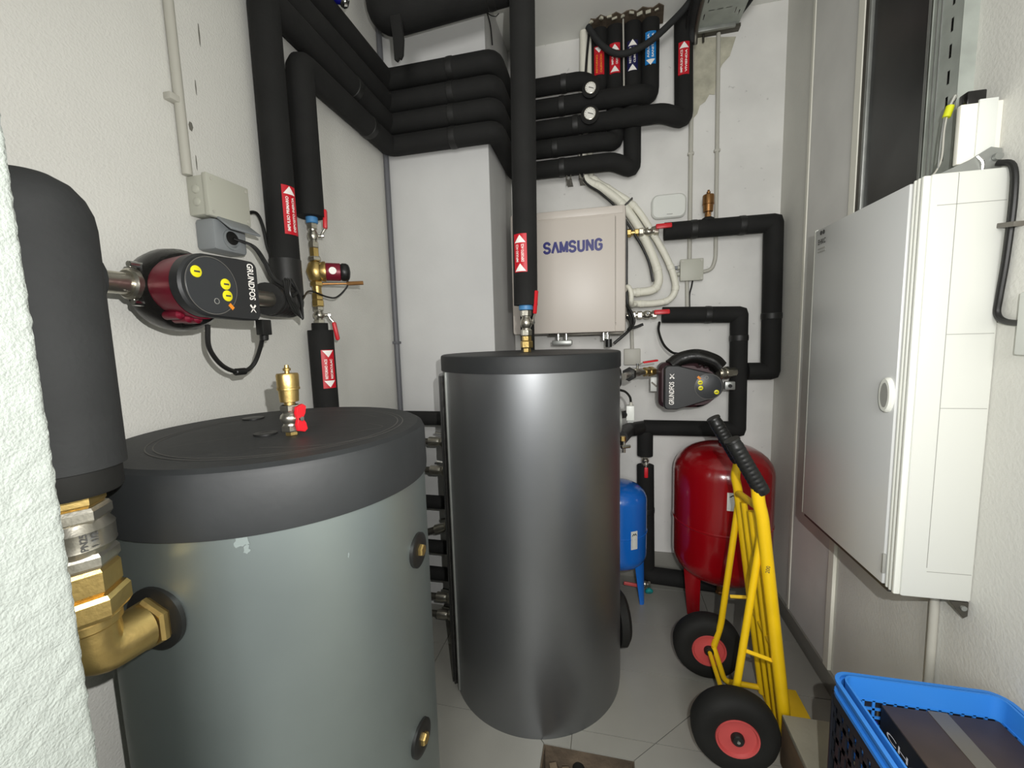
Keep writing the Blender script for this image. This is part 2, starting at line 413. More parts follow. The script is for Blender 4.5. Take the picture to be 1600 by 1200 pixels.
# bare cement patch on the back wall
bp_ = [(0.412, 2.415), (0.435, 2.440), (0.445, 2.475), (0.470, 2.490), (0.488, 2.520), (0.512, 2.515), (0.518, 2.600), (0.545, 2.650), (0.575, 2.680), (0.600, 2.760), (0.400, 2.790), (0.402, 2.560)]
MB().prism(bp_, (0, BY-0.0025, 0), (1, 0, 0), (0, 0, 1), 0.002).build('cement_patch', 'stain', bpy.data.objects['wall_back'], smooth=0)
for k in range(5):
    x = 0.415+k*0.019
    MB().box((x, BY-0.0035, 2.53+0.02*(k % 2)), (x+0.003, BY-0.002, 2.68)).build('groove', 'step_side', bpy.data.objects['wall_back'], smooth=0)
for y, z, a_, b_ in ((0.905, 1.915, 0.006, 0.012), (0.955, 2.16, 0.002, 0.03), (0.93, 2.02, 0.0015, 0.02), (0.91, 1.83, 0.0015, 0.02), (1.20, 1.62, 0.003, 0.006)):
    MB().prism([(a_*cos(k), b_*sin(k)) for k in range(6)], (LX+0.0002, y, z), (0, 1, 0), (0, 0, 1), 0.0006).build('paint_chip', 'grout', bpy.data.objects['wall_left'], smooth=0)
# step (raised block) on the right
st = thing('raised_step', 'low rough concrete block step with brown side, under the blue crate', 'step', (0.67, 0.8, 0))
MB().box((0.528, -0.3, 0.0), (RX-0.0125, 1.335, 0.150), 0.002).build('block', 'step_side', st, smooth=30)
MB().box((0.5275, -0.3, 0.150), (RX-0.0125, 1.3355, 0.170), 0.003).build('step_top', 'step_top', st, smooth=30)
# the open pit
pt = thing('drain_pit', 'dirty brown square pit let into the floor in front of the grey tank', 'drain', ((PX0+PX1)/2, (PY0+PY1)/2, -0.13))
b = MB(); e = 0.004
b.box((PX0, PY0, -0.14), (PX1, PY1, -0.125)); b.box((PX0, PY0, -0.125), (PX0+e, PY1, -0.004)); b.box((PX1-e, PY0, -0.125), (PX1, PY1, -0.004))
b.box((PX0+e, PY0, -0.125), (PX1-e, PY0+e, -0.004)); b.box((PX0+e, PY1-e, -0.125), (PX1-e, PY1, -0.004)); b.build('pit_lining', 'pit_brown', pt, smooth=0)
for k in range(6):
    x = PX0+0.03+k*0.042; a = Vector((x, PY1-0.012, -0.055-0.006*(k % 3))); c = Vector((x+0.10-0.03*(k % 2), PY0+0.02, -0.085))
    if c.x > PX1-0.02: c.x = PX1-0.02
    d, u, v = basis(c-a); MB().obox((a+c)/2, (d, v, u), (c-a).length/2, 0.012, 0.004, 0.001).build('wooden_slat', 'pit_wood', pt, smooth=0)
MB().tube([(-0.10, PY1-0.005, -0.06), (-0.07, 1.12, -0.05), (0.02, 1.02, -0.07)], 0.02, 14, 0.04).build('drain_pipe', 'rubber', pt)
# ---------------------------------------------------------------- generic fittings
def band(parent, c, d, r, w=0.03, m='tape', name='tape_band'):
    d = Vector(d).normalized(); c = Vector(c)
    return MB().lathe(c-d*w/2, d, [(0, r), (0.002, r+0.0018), (w*0.5, r+0.0026), (w-0.002, r+0.0018), (w, r)], 24).build(name, m, parent)
def insulated(label, pts, r=0.042, bend=0.05, bands=(), m='foam', group=None, name='insulated_pipe', nb=5, loc=None):
    t = thing(name, label, 'pipe', loc or pts[0], group)
    MB().tube(pts, r, 24, bend, nb).build('insulation', m, t, smooth=50)
    for (i, f) in bands:
        a, b_ = Vector(pts[i]), Vector(pts[i+1]); band(t, a.lerp(b_, f), b_-a, r)
    return t
def flow_label(parent, ax, z0, z1, R, az, half, color, lines, arrows, name='flow_label', txt='white_print', flip=False):
    """sticker bent round a vertical pipe: ax = (x, y) of the axis, az = direction it faces, arrows = list of (z, up?)"""
    def on(u, z, k):
        a = az+u/R; rr = R+k; return Vector((ax[0]+rr*sin(a), ax[1]-rr*cos(a), z))
    n = 12; b = MB(); vs_ = []; fs = []
    for k, z in enumerate((z0, z1)):
        for i in range(n+1): vs_.append(on(-half+2*half*i/n, z, 0.0030))
    for i in range(n): fs.append((i, i+1, n+2+i, n+1+i))
    for k, z in enumerate((z0, z1)):
        for i in range(n+1): vs_.append(on(-half+2*half*i/n, z, -0.002))
    b.add(vs_, fs)
    q = 2*(n+1)
    rim = [(i, i+1, q+i+1, q+i) for i in range(n)]+[(n+1+i, q+n+1+i, q+n+2+i, n+2+i) for i in range(n)]
    rim += [(0, q, q+n+1, n+1), (n, 2*n+1, q+2*n+1, q+n)]
    b.f += rim
    lab = b.build(name, color, parent, smooth=40)
    for z, isup in arrows:
        h = half*0.82; L = 0.9*half*2*0.62; m_ = 8; vs_ = []; fs = []
        for i in range(m_+1):
            t = i/m_; zz = z+(L*t if isup else -L*t); ww = h*(1-t)
            for s_ in range(5): vs_.append(on(-ww+2*ww*s_/4, zz, 0.0036))
        for i in range(m_):
            for s_ in range(4): fs.append((i*5+s_, i*5+s_+1, i*5+s_+6, i*5+s_+5))
        MB().add(vs_, fs).build('arrow', 'white_print', lab, smooth=0)
    if lines:
        lo = min([z0]+[z+(0 if u else -half*1.15) for z, u in arrows if abs(z-z0) < 0.6*half*2+0.02] or [z0])
        zs = sorted([z for z, _ in arrows]); zl = z0+0.006; zh = z1-0.006
        for z, u in arrows:
            L = half*1.116
            if z < (z0+z1)/2: zl = max(zl, z+(L if u else 0)+0.004)
            else: zh = min(zh, (z if u else z-L)-0.004)
        for i, s_ in enumerate(lines):
            sz = half*1.75/len(lines)*0.58; tv, tf = text_data(s_, sz, 0.0003)
            w0 = max(v.x for v in tv)-min(v.x for v in tv); c0 = (max(v.x for v in tv)+min(v.x for v in tv))/2; k = (zh-zl)*0.94/w0
            off = (i-(len(lines)-1)/2)*half*0.80
            vs2 = []
            for v in tv:
                uu = off-v.y; zz = (zl+zh)/2+(v.x-c0)*k
                if flip: uu = off+v.y; zz = (zl+zh)/2-(v.x-c0)*k
                vs2.append(on(uu, zz, 0.0036))
            MB().add(vs2, tf).build('lettering', txt, lab, smooth=0)
    return lab
def ball_valve(label, p0, p1, r, side, lever_dir, lever=0.075, group=None, red='red_plastic', nut='nickel', butterfly=False, parent=None, lw=0.009, stem=0.9):
    """body between p0 and p1, stem towards side, red lever along lever_dir"""
    p0, p1 = Vector(p0), Vector(p1); d = (p1-p0); L = d.length; d.normalize(); side = Vector(side).normalized()
    t = parent or thing('ball_valve', label, 'valve', p0, group)
    MB().lathe(p0, d, [(0, r*0.80), (L*0.22, r*0.80), (L*0.30, r*0.72), (L*0.38, r*0.95), (L*0.5, r*1.05), (L*0.62, r*0.95), (L*0.70, r*0.72), (L*0.78, r*0.80), (L, r*0.80)], 24).build('valve_body', nut, t)
    MB().hexn(p0, p0+d*L*0.24, r*0.98).build('hex_end', nut, t, smooth=20)
    MB().hexn(p0+d*L*0.76, p1, r*0.98).build('hex_end', nut, t, smooth=20)
    c = (p0+p1)/2; sb = c+side*r*(1+stem)
    MB().cyl(c+side*r*0.8, sb, r*0.28, 12).build('stem', 'nickel', t)
    ld = Vector(lever_dir).normalized()
    if butterfly:
        w_ = ld; n_ = side
        poly = [(-0.5, -0.28), (-0.42, -0.5), (-0.2, -0.42), (0, -0.22), (0.2, -0.42), (0.42, -0.5), (0.5, -0.28), (0.42, 0.2), (0.2, 0.3), (0, 0.18), (-0.2, 0.3), (-0.42, 0.2)]
        MB().prism([(a*lever, b_*lever*0.5) for a, b_ in poly], sb-side*0.002, ld, side.cross(ld), 0.008, 0.0015).build('butterfly_handle', red, t)
        MB().cyl(sb, sb+side*0.010, r*0.25, 6).build('nut', 'chrome', t)
    else:
        k1 = sb+ld*lever*0.30+side*lw*0.9
        MB().tube([sb, sb+ld*lever*0.10, k1], lw*0.38, 10, 0.004).build('lever_arm', 'nickel', t)
        _, u, v = basis(ld, side)
        MB().obox(k1+ld*lever*0.36, (ld, v, u), lever*0.38, lw, lw*0.6, lw*0.5).build('lever', red, t)
        MB().cyl(sb-side*0.002, sb+side*0.006, r*0.32, 6).build('nut', 'chrome', t)
    return t
def air_vent(label, base, h, r, m='brass', parent=None):
    b0 = Vector(base); t = parent or thing('air_vent', label, 'air vent', base); z = (0, 0, 1)
    MB().lathe(b0, z, [(0, r*0.5), (h*0.10, r*0.5), (h*0.12, r*0.84), (h*0.40, r*0.90), (h*0.41, r*1.02), (h*0.46, r*1.02), (h*0.47, r*0.97), (h*0.76, r), (h*0.80, r*0.93), (h*0.81, r*0.3)], 28).build('float_body', m, t)
    MB().lathe(b0+Vector((0, 0, h*0.81)), z, [(0, r*0.22), (h*0.05, r*0.22), (h*0.06, r*0.34), (h*0.11, r*0.36), (h*0.13, r*0.22), (h*0.19, r*0.2)], 14).build('vent_cap', m, t)
    return t
def thermometer(label, c, r, group='round thermometers on the back pipes'):
    c = Vector(c); t = thing('dial_thermometer', label, 'thermometer', c, group); d = (0, -1, 0)
    MB().lathe(c, d, [(-0.05, r*0.4), (0, r*0.4), (0.0, r*1.45), (0.012, r*1.5), (0.014, r*1.1)], 28).build('collar', 'foam', t)
    MB().lathe(c+Vector((0, -0.014, 0)), d, [(0, r), (0.010, r), (0.011, r*0.93), (0.009, r*0.9)], 28).build('bezel', 'nickel', t)
    dl = MB().lathe(c+Vector((0, -0.023, 0)), d, [(0, r*0.9), (0.001, r*0.9)], 28).build('dial', 'dial_white', t)
    nb = MB()
    for k in range(11):
        a = radians(210-k*24); p = c+Vector((cos(a)*r*0.74, -0.0245, sin(a)*r*0.74)); nb.obox(p, ((cos(a), 0, sin(a)), (0, 1, 0), (-sin(a), 0, cos(a))), r*0.09, 0.0003, r*0.025)
    nb.build('scale_marks', 'dark_print', dl, smooth=0)
    MB().obox(c+Vector((r*0.12, -0.0255, -r*0.06)), ((0.94, 0, -0.34), (0, 1, 0), (0.34, 0, 0.94)), r*0.45, 0.0004, r*0.05).build('needle', 'dark_print', dl, smooth=0)
    return t
def pump(label, o, X, Y, s, shell, body_col, kd=0.72, sh=0.0, wedge=False):
    """circulator: o = centre of the front face, X, Y the face axes (lettering end at +X), depth behind the face"""
    o = Vector(o); X = Vector(X); Y = Vector(Y); N = X.cross(Y).normalized(); t = thing('circulation_pump', label, 'pump', o)
    fc = hull(circ(0.058*s, 40, -0.030*s, 0.0)+rrect(0.06*s, 0.122*s, 0.014*s, 5, 0.055*s, 0))
    DR = 0.0525
    if wedge:
        DR = 0.040; fc = hull(circ(0.041*s, 40, -0.048*s, -0.004*s)+rrect(0.05*s, 0.142*s, 0.012*s, 5, 0.062*s, 0))
        MB().prism([(p[0]*1.02+0.010*s, p[1]*1.04-0.004*s) for p in rrect(0.125*s, 0.142*s, 0.02*s, 5, 0.026*s, 0)], o-N*0.085*s, X, Y, 0.055*s, 0.012*s).build('housing_block', body_col, t)
    MB().prism(fc, o-N*0.022*s, X, Y, 0.022*s, 0.004*s).build('control_box', 'pump_face', t)
    MB().prism([(p[0]*0.93, p[1]*0.93) for p in fc], o-N*0.034*s, X, Y, 0.012*s).build('box_base', 'black_plastic', t)
    c = o-X*0.022*s
    MB().lathe(c-N*0.135*s*kd, N, [(0, 0.048*s), (0.02*s, 0.056*s), (0.068*s, 0.0605*s)], 36).build('motor_housing', body_col, t)
    for k in range(3):
        a = radians(-118+k*17); p = c+(X*cos(a)+Y*sin(a))*0.060*s
        MB().lathe(p-N*0.088*s, N, [(0, 0.006*s), (0.004*s, 0.0085*s), (0.036*s, 0.0085*s), (0.042*s, 0.004*s)], 12).build('cooling_rib', body_col, t)
    dc = o-X*0.026*s-(X*0.018*s+Y*0.004*s if wedge else X*0)
    dl = MB().lathe(dc, N, [(0, DR*s), (0.0012, DR*s), (0.0012, (DR-0.0015)*s), (0.0016, (DR-0.002)*s)], 48).build('dial_panel', 'pump_dial', t)
    rg = MB(); R1, R2 = (DR+0.001)*s, (DR-0.0005)*s
    for k in range(48):
        a0, a1 = 2*pi*k/48, 2*pi*(k+1)/48
        rg.add([dc+(X*cos(a)+Y*sin(a))*r_+N*0.0021 for r_, a in ((R1, a0), (R1, a1), (R2, a1), (R2, a0))], [(0, 1, 2, 3)])
    rg.build('dial_ring', 'groove', dl, smooth=0)
    for px, py in ((-0.030, 0.022), (0.028, 0.006), (0.030, -0.016)):
        if wedge: px *= 0.8; py *= 0.8
        q = dc+X*px*s+Y*py*s
        br = 0.0072*s if wedge else 0.0105*s; bt = MB().lathe(q, N, [(0.0012, br), (0.0028, br), (0.0034, br*0.9)], 24).build('button', 'yellow_print', t)
        text('I', br*1.35, q, -Y, X, 'dark_print', bt, 'symbol', bold=0.0008*s, lift=0.0040)
    q = dc+X*0.006*s-Y*0.028*s
    MB().lathe(q, N, [(0.0014, 0.0055*s), (0.0022, 0.0055*s), (0.0023, 0.0046*s), (0.0014, 0.0046*s)], 20, cap=False).build('lock_ring', 'seam_grey', dl)
    MB().obox(dc+(X-Y)*(DR*0.69)*s+N*0.0024, ((X-Y).normalized(), (X+Y).normalized(), N), 0.006*s, 0.0035*s, 0.0004).build('indicator_lamp', 'orange_print', t, smooth=0)
    text('GRUNDFOS', 0.021*s, o+X*0.064*s+Y*0.018*s, -Y, X, 'white_print', t, 'brand_lettering', width=0.074*s, bold=0.0004*s)
    # the crossed-blades mark after the name
    mk = MB(); q = o+X*0.064*s-Y*0.037*s+N*0.0006
    for a, w_ in ((40, 0.0022), (-40, 0.0022)):
        d = -Y*cos(radians(a))+X*sin(radians(a)); e_ = N.cross(d)
        mk.add([q+d*0.010*s+e_*w_*s*0.3, q+d*0.010*s-e_*w_*s*0.3, q-d*0.010*s-e_*w_*s, q-d*0.010*s+e_*w_*s], [(0, 1, 2, 3)])
    mk.build('brand_mark', 'white_print', t, smooth=0)
    if shell:
        v0 = c-N*0.215*s*kd+X*sh
        MB().lathe(v0, N, [(0, 0.060*s), (0.012*s, 0.076*s), (0.035*s, 0.081*s), (0.058*s, 0.079*s), (0.072*s, 0.070*s), (0.076*s, 0.05*s)], 36).build('insulation_shell', 'gloss_black', t)
    return t

# ---------------------------------------------------------------- the two tanks
def scratch(parent, pts, w_, z, m='groove', name='scratch'):
    P = curve_pts(pts, 6) if len(pts) > 2 else [Vector(p) for p in pts]; b = MB()
    for i in range(len(P)-1):
        a, c = P[i], P[i+1]; d = (c-a).normalized(); e_ = Vector((-d.y, d.x, 0))*w_; h = Vector((0, 0, z))
        b.add([a-e_+h, c-e_+h, c+e_+h, a+e_+h], [(0, 1, 2, 3)])
    return b.build(name, m, parent, smooth=0)
T1 = Vector((-0.689, 0.752, 0)); R1 = 0.301
t1 = thing('buffer_tank', 'shorter silver buffer tank with wide black lid in the left foreground', 'tank', (T1.x, T1.y, 0))
MB().lathe(T1, (0, 0, 1), [(0.0, R1-0.02), (0.0, R1-0.006), (0.02, R1-0.004), (1.112, R1-0.004)], 96).build('tank_body', 'tank_silver', t1)
lid = MB().lathe(T1, (0, 0, 1), [(1.075, R1-0.003), (1.075, R1+0.001), (1.085, R1+0.002), (1.165, R1+0.001), (1.176, R1-0.004), (1.182, R1-0.014), (1.1815, R1-0.03), (1.1815, 0.0001)], 96).build('tank_lid', 'lid_plastic', t1, smooth=25)
for rr in (0.225, 0.236):
    P = [(T1.x+0.02+rr*cos(a), T1.y+0.0+rr*sin(a), 0) for a in [2*pi*k/60 for k in range(61)]]
    b = MB()
    for i in range(60):
        a_, c_ = Vector(P[i]), Vector(P[i+1]); d = (c_-a_).normalized(); e_ = Vector((-d.y, d.x, 0))*0.0010; h = Vector((0, 0, 1.1823))
        b.add([a_-e_+h, c_-e_+h, c_+e_+h, a_+e_+h], [(0, 1, 2, 3)])
    b.build('lid_ring', 'groove', lid, smooth=0)
for pp in ([(-0.60, 0.60, 0), (-0.50, 0.63, 0), (-0.44, 0.70, 0)], [(-0.78, 0.58, 0), (-0.70, 0.70, 0), (-0.63, 0.80, 0)], [(-0.52, 0.82, 0), (-0.47, 0.79, 0), (-0.50, 0.74, 0)], [(-0.70, 0.90, 0), (-0.62, 0.93, 0), (-0.55, 0.90, 0)]):
    scratch(lid, pp, 0.0008, 1.1822)
MB().lathe((-0.682, 0.700, 1.1815), (0, 0, 1), [(0, 0.022), (0.003, 0.022), (0.004, 0.014), (0.003, 0.010)], 24).build('lid_plug', 'black_plastic', lid)
MB().lathe((-0.86, 0.85, 1.1815), (0, 0, 1), [(0, 0.024), (0.003, 0.024), (0.004, 0.015)], 24).build('lid_plug', 'black_plastic', lid)
def port(c2, R_, az, z, rr, parent, m='brass', big=False):
    d = Vector((sin(az), -cos(az), 0)); p = Vector((c2.x, c2.y, z))+d*(R_-0.006)
    ro = MB().lathe(p, d, [(0, rr), (0.007, rr), (0.009, rr*0.9), (0.009, rr*0.45)], 36).build('rosette', 'black_plastic', parent)
    if not big:
        MB().lathe(p, d, [(0.006, rr*0.36), (0.014, rr*0.36), (0.017, rr*0.30)], 6).build('brass_plug', m, parent, smooth=20)
    return p, d
def azof(c2, p): return math.atan2(p[0]-c2.x, -(p[1]-c2.y))
port(T1, R1, azof(T1, (-0.388, 0.766)), 0.925, 0.036, t1)
port(T1, R1, azof(T1, (-0.389, 0.734)), 0.520, 0.036, t1)
p_in, d_in = port(T1, R1, azof(T1, (-0.672, 0.452)), 0.953, 0.050, t1, big=True)
# seam strip on the far left of the silver body
sa = math.atan2(-0.975, 0.22)
MB().lathe(Vector((T1.x+sin(-1.62)*(R1-0.004), T1.y-cos(-1.62)*(R1-0.004), 0.0)), (0, 0, 1), [(0.01, 0.006), (1.07, 0.006)], 8).build('seam_strip', 'black_plastic', t1)
random.seed(11)
for (az0, z0, sa_, sz_) in ((azof(T1, (-0.541, 0.490)), 1.066, 0.014, 0.012), (azof(T1, (-0.535, 0.492)), 1.052, 0.007, 0.010), (azof(T1, (-0.44, 0.60)), 1.00, 0.002, 0.006)):
    n = 14; vs_ = [Vector((T1.x+(R1-0.0032)*sin(az0+sa_/R1*cos(2*pi*k/n)*q), T1.y-(R1-0.0032)*cos(az0+sa_/R1*cos(2*pi*k/n)*q), z0+sz_*sin(2*pi*k/n)*q)) for k in range(n) for q in [random.uniform(0.45, 1.0)]]
    MB().add(vs_, [tuple(range(n))]).build('scuff_mark', 'scuff', t1, smooth=0)
# riser fittings into the tank: elbow, union, valve, fat insulation
AX = Vector((-0.676, 0.375, 0)); zP = 0.953
ft = thing('brass_elbow', 'large brass elbow and union screwed into the side of the silver tank', 'pipe fitting', (AX.x, AX.y, zP))
MB().hexn(p_in+d_in*0.009, p_in+d_in*0.024, 0.040).build('hex_nut', 'brass', ft, smooth=20)
MB().tube([p_in+d_in*0.022, Vector((AX.x, AX.y+0.004, zP)), Vector((AX.x, AX.y, zP+0.048))], 0.0325, 28, 0.030, 8).build('elbow_body', 'brass', ft, smooth=60)
MB().cyl((AX.x, AX.y, zP+0.044), (AX.x, AX.y, zP+0.060), 0.036, 32, ch=0.003).build('elbow_collar', 'brass', ft)
MB().hexn((AX.x, AX.y, zP+0.060), (AX.x, AX.y, zP+0.092), 0.047).build('union_nut', 'brass', ft, smooth=20)
MB().hexn((AX.x, AX.y, zP+0.092), (AX.x, AX.y, zP+0.128), 0.040).build('hex_nipple', 'brass', ft, smooth=20)
vl = thing('isolating_valve', 'large nickel ball valve between the brass union and the fat black pipe', 'valve', (AX.x, AX.y, 1.081))
MB().hexn((AX.x, AX.y, 1.081), (AX.x, AX.y, 1.102), 0.041).build('hex_end', 'nickel', vl, smooth=20)
MB().lathe((AX.x, AX.y, 1.100), (0, 0, 1), [(0, 0.034), (0.004, 0.037), (0.010, 0.0405), (0.013, 0.040), (0.030, 0.040), (0.033, 0.0405), (0.040, 0.036), (0.044, 0.034)], 36).build('valve_body', 'nickel', vl)
MB().hexn((AX.x, AX.y, 1.142), (AX.x, AX.y, 1.162), 0.039).build('hex_end', 'nickel', vl, smooth=20)
MB().hexn((AX.x, AX.y, 1.162), (AX.x, AX.y, 1.180), 0.0345).build('brass_insert', 'brass', vl, smooth=20)
vd = Vector((-AX.x, -AX.y, 0)).normalized(); vu = Vector((-vd.y, vd.x, 0))
text('PN25', 0.010, Vector((AX.x, AX.y, 1.122))+(vd*0.98+vu*0.18).normalized()*0.0406-vu*0.0, (0, 0, 1), -(vu*0.98-vd*0.18).normalized(), 'dark_print', vl, 'size_lettering', bold=0.0002)
text('1 1/2', 0.010, Vector((AX.x, AX.y, 1.122))+(vd*0.90+vu*0.43).normalized()*0.0406, (0, 0, 1), -(vu*0.90-vd*0.43).normalized(), 'dark_print', vl, 'size_lettering', bold=0.0002)
fp = thing('insulated_riser', 'fat dark grey insulated riser with rounded top beside the door jamb', 'pipe', (AX.x, AX.y, 1.18))
MB().lathe((AX.x, AX.y, 1.180), (0, 0, 1), [(0, 0.034), (0, 0.052), (0.004, 0.0545), (0.033, 0.0545)], 36).build('end_collar', 'rubber', fp)
MB().lathe((AX.x, AX.y, 1.213), (0, 0, 1), [(0, 0.05), (0.0, 0.060), (0.30, 0.0600), (0.318, 0.058), (0.335, 0.052), (0.350, 0.041), (0.359, 0.026), (0.362, 0.0005)], 40).build('insulation', 'foam_grey', fp, smooth=50)
MB().tube([(AX.x-0.03, AX.y+0.02, 1.485), (-0.86, 0.44, 1.487), (-0.905, 0.50, 1.488), (-0.905, 0.575, 1.488)], 0.045, 20, 0.05).build('side_branch', 'foam_grey', fp)
# tank lid air vent with valve
vv = thing('air_vent', 'brass float air vent with red butterfly valve on top of the silver tank', 'air vent', (-0.618, 0.70, 1.182))
MB().hexn((-0.618, 0.70, 1.1815), (-0.618, 0.70, 1.192), 0.012).build('hex_nipple', 'brass', vv, smooth=20)
ball_valve('', (-0.618, 0.70, 1.190), (-0.618, 0.70, 1.243), 0.019, (0.85, -0.2, 0), (0, 0, 1), 0.056, butterfly=True, parent=vv, stem=0.25)
air_vent('', (-0.618, 0.70, 1.240), 0.082, 0.0205, parent=vv)

T2 = Vector((-0.294, 1.592, 0)); R2 = 0.340
t2 = thing('hot_water_tank', 'taller dark grey cylindrical hot water tank with black lid in the middle', 'tank', (T2.x, T2.y, 0))
MB().lathe(T2, (0, 0, 1), [(0.0, R2-0.02), (0.0, R2-0.004), (0.02, R2-0.002), (1.28, R2-0.002)], 128).build('tank_body', 'tank_grey', t2)
lid2 = MB().lathe(T2, (0, 0, 1), [(1.252, R2-0.002), (1.252, R2+0.002), (1.300, R2+0.002), (1.306, R2), (1.3085, R2-0.006), (1.3085, R2-0.02), (1.3085, 0.0001)], 128).build('tank_lid', 'lid_plastic', t2, smooth=25)
b = MB()
for k in range(64):
    a0, a1 = 2*pi*k/64, 2*pi*(k+1)/64
    b.add([(T2.x+0.02+r_*cos(a), T2.y+r_*sin(a), 1.3090) for r_, a in ((0.262, a0), (0.262, a1), (0.258, a1), (0.258, a0))], [(0, 1, 2, 3)])
b.build('lid_ring', 'groove', lid2, smooth=0)
# zipped black strip along the left of the jacket
def arc_strip(c2, R_, a0, a1, z0, z1, th, m, parent, name, n=8):
    b = MB(); vs_ = []; fs = []
    for i in range(n+1):
        a = a0+(a1-a0)*i/n
        for r_ in (R_-0.003, R_+th):
            for z in (z0, z1): vs_.append((c2.x+r_*sin(a), c2.y-r_*cos(a), z))
    for i in range(n):
        k = i*4; fs += [(k+2, k+6, k+7, k+3), (k+1, k+3, k+7, k+5), (k, k+4, k+6, k+2), (k, k+1, k+5, k+4)]
    fs += [(0, 2, 3, 1), (n*4, n*4+1, n*4+3, n*4+2)]
    b.add(vs_, fs); return b.build(name, m, parent, smooth=40)
aL = math.atan2(-0.56-T2.x, -(1.385-T2.y))
arc_strip(T2, R2, aL-0.02, aL+0.012, 0.02, 1.250, 0.004, 'galvanised', t2, 'seam_rail')
arc_strip(T2, R2, aL-0.50, aL-0.06, 0.03, 1.235, 0.012, 'gloss_black', t2, 'zip_flap')
arc_strip(T2, R2, aL-0.14, aL-0.10, 0.03, 1.235, 0.016, 'black_plastic', t2, 'zip')
# cleaning flange cover on the right side near the bottom
aR = math.atan2(1, -0.35)
fd = Vector((0.97, 0.26, 0)).normalized()
MB().lathe(Vector((T2.x, T2.y, 0.19))+fd*(R2-0.01), fd, [(0, 0.11), (0.03, 0.11), (0.045, 0.09), (0.047, 0.02)], 32).build('flange_cover', 'rubber', t2)
p_, d_ = port(T2, R2, azof(T2, (0.05, 1.62)), 1.205, 0.035, t2, big=True)
sm = MB(); sm.lathe(Vector((T2.x, T2.y, 1.04))+Vector((0.99, 0.14, 0))*(R2-0.01), (0.99, 0.14, 0), [(0, 0.055), (0.012, 0.052), (0.016, 0.03)], 28); sm.build('sensor_cover', 'galvanised', t2)
# stubs in the gap between the tanks, screwed into the left of the grey tank
for k, (z, insul) in enumerate(((0.915, 0), (0.783, 0), (0.633, 1), (0.558, 2), (0.419, 1), (0.288, 1), (0.174, 0), (0.087, 0))):
    y = 1.70; x0 = T2.x-math.sqrt(R2**2-(y-T2.y)**2)+0.004
    names = ['uppermost', 'second highest', 'third highest', 'middle tilted', 'fifth from the top', 'sixth from the top', 'second lowest', 'lowest']
    if insul == 1:
        t = thing('insulated_stub', names[k]+' black insulated stub in the gap left of the grey tank', 'pipe', (x0, y, z))
        MB().cyl((x0-0.016, y, z), (x0-0.30, y, z), 0.030, 20).build('insulation', 'foam', t)
        MB().cyl((x0, y, z), (x0-0.016, y, z), 0.018, 16).build('nipple', 'brass', t)
    else:
        t = thing('threaded_stub', names[k]+' metal valve stub in the gap left of the grey tank', 'pipe fitting', (x0, y, z))
        q = Vector((x0, y, z)); d = Vector((-1, 0, -0.35 if insul == 2 else 0)).normalized()
        MB().cyl(q, q+d*0.055, 0.015, 14).build('nipple', 'brass', t)
        MB().hexn(q+d*0.050, q+d*0.080, 0.025).build('hex_nut', 'brass' if insul == 0 else 'nickel', t, smooth=20)
        MB().lathe(q+d*0.080, d, [(0, 0.017), (0.01, 0.023), (0.03, 0.024), (0.04, 0.017), (0.055, 0.021), (0.09, 0.021)], 18).build('valve_body', 'nickel', t)
        MB().cyl(q+d*0.170, q+d*0.29, 0.014, 14).build('pipe_end', 'steel_dark', t)
        MB().tube([q+d*0.10+Vector((0, 0, 0.020)), q+d*0.10+Vector((0, 0, 0.036)), q+d*0.14+Vector((0, 0, 0.040))], 0.005, 8, 0.004).build('stem', 'chrome', t)
t = thing('insulated_header', 'black insulated pipe end glimpsed above the gap between the tanks', 'pipe', (-0.93, 1.70, 1.017))
MB().tube([(-0.97, 1.72, 0.6), (-0.97, 1.72, 1.017), (-0.648, 1.72, 1.017)], 0.032, 18, 0.03).build('insulation', 'foam', t)

# ---------------------------------------------------------------- flow pipe into the grey tank
mx, my = -0.306, 1.592
t = thing('threaded_union', 'brass union screwed into the top of the grey tank', 'pipe fitting', (mx, my, 1.309))
MB().hexn((mx, my, 1.3085), (mx, my, 1.325), 0.016).build('hex_nipple', 'brass', t, smooth=20)
MB().hexn((mx, my, 1.325), (mx, my, 1.352), 0.024).build('union_nut', 'brass', t, smooth=20)
MB().hexn((mx, my, 1.352), (mx, my, 1.372), 0.019).build('hex_end', 'brass', t, smooth=20)
ball_valve('nickel ball valve with red lever above the grey tank', (mx, my, 1.372), (mx, my, 1.470), 0.022, (0.85, -0.5, 0), (0.10, 0, 1), 0.115, lw=0.008, stem=0.5)
mp = thing('insulated_pipe', 'black insulated vertical pipe from the ceiling down to the top of the grey tank', 'pipe', (mx, my, 1.49))
MB().tube([(mx, my, 1.488), (mx+0.006, my, 2.0), (mx+0.018, my, ZC-0.002)], 0.0455, 32).build('insulation', 'foam', mp, smooth=50)
MB().cyl((mx, my, 1.470), (mx, my, 1.4885), 0.027, 24, ch=0.002).build('blue_tape_collar', 'blue_tape', mp)
flow_label(mp, (mx+0.0025, my), 1.607, 1.745, 0.0455, -0.22, 0.025, 'red_label', ['IMPULSO ACS', 'DEPOSITO ACS'], [(1.607+0.003, True), (1.713, True)])
rz = thing('insulated_pipe', 'black insulated riser in shadow just behind the vertical pipe over the grey tank', 'pipe', (-0.38, 2.03, 0.02))
MB().tube([(-0.385, 2.02, 0.0), (-0.38, 2.02, ZC-0.002)], 0.034, 20).build('insulation', 'foam', rz)

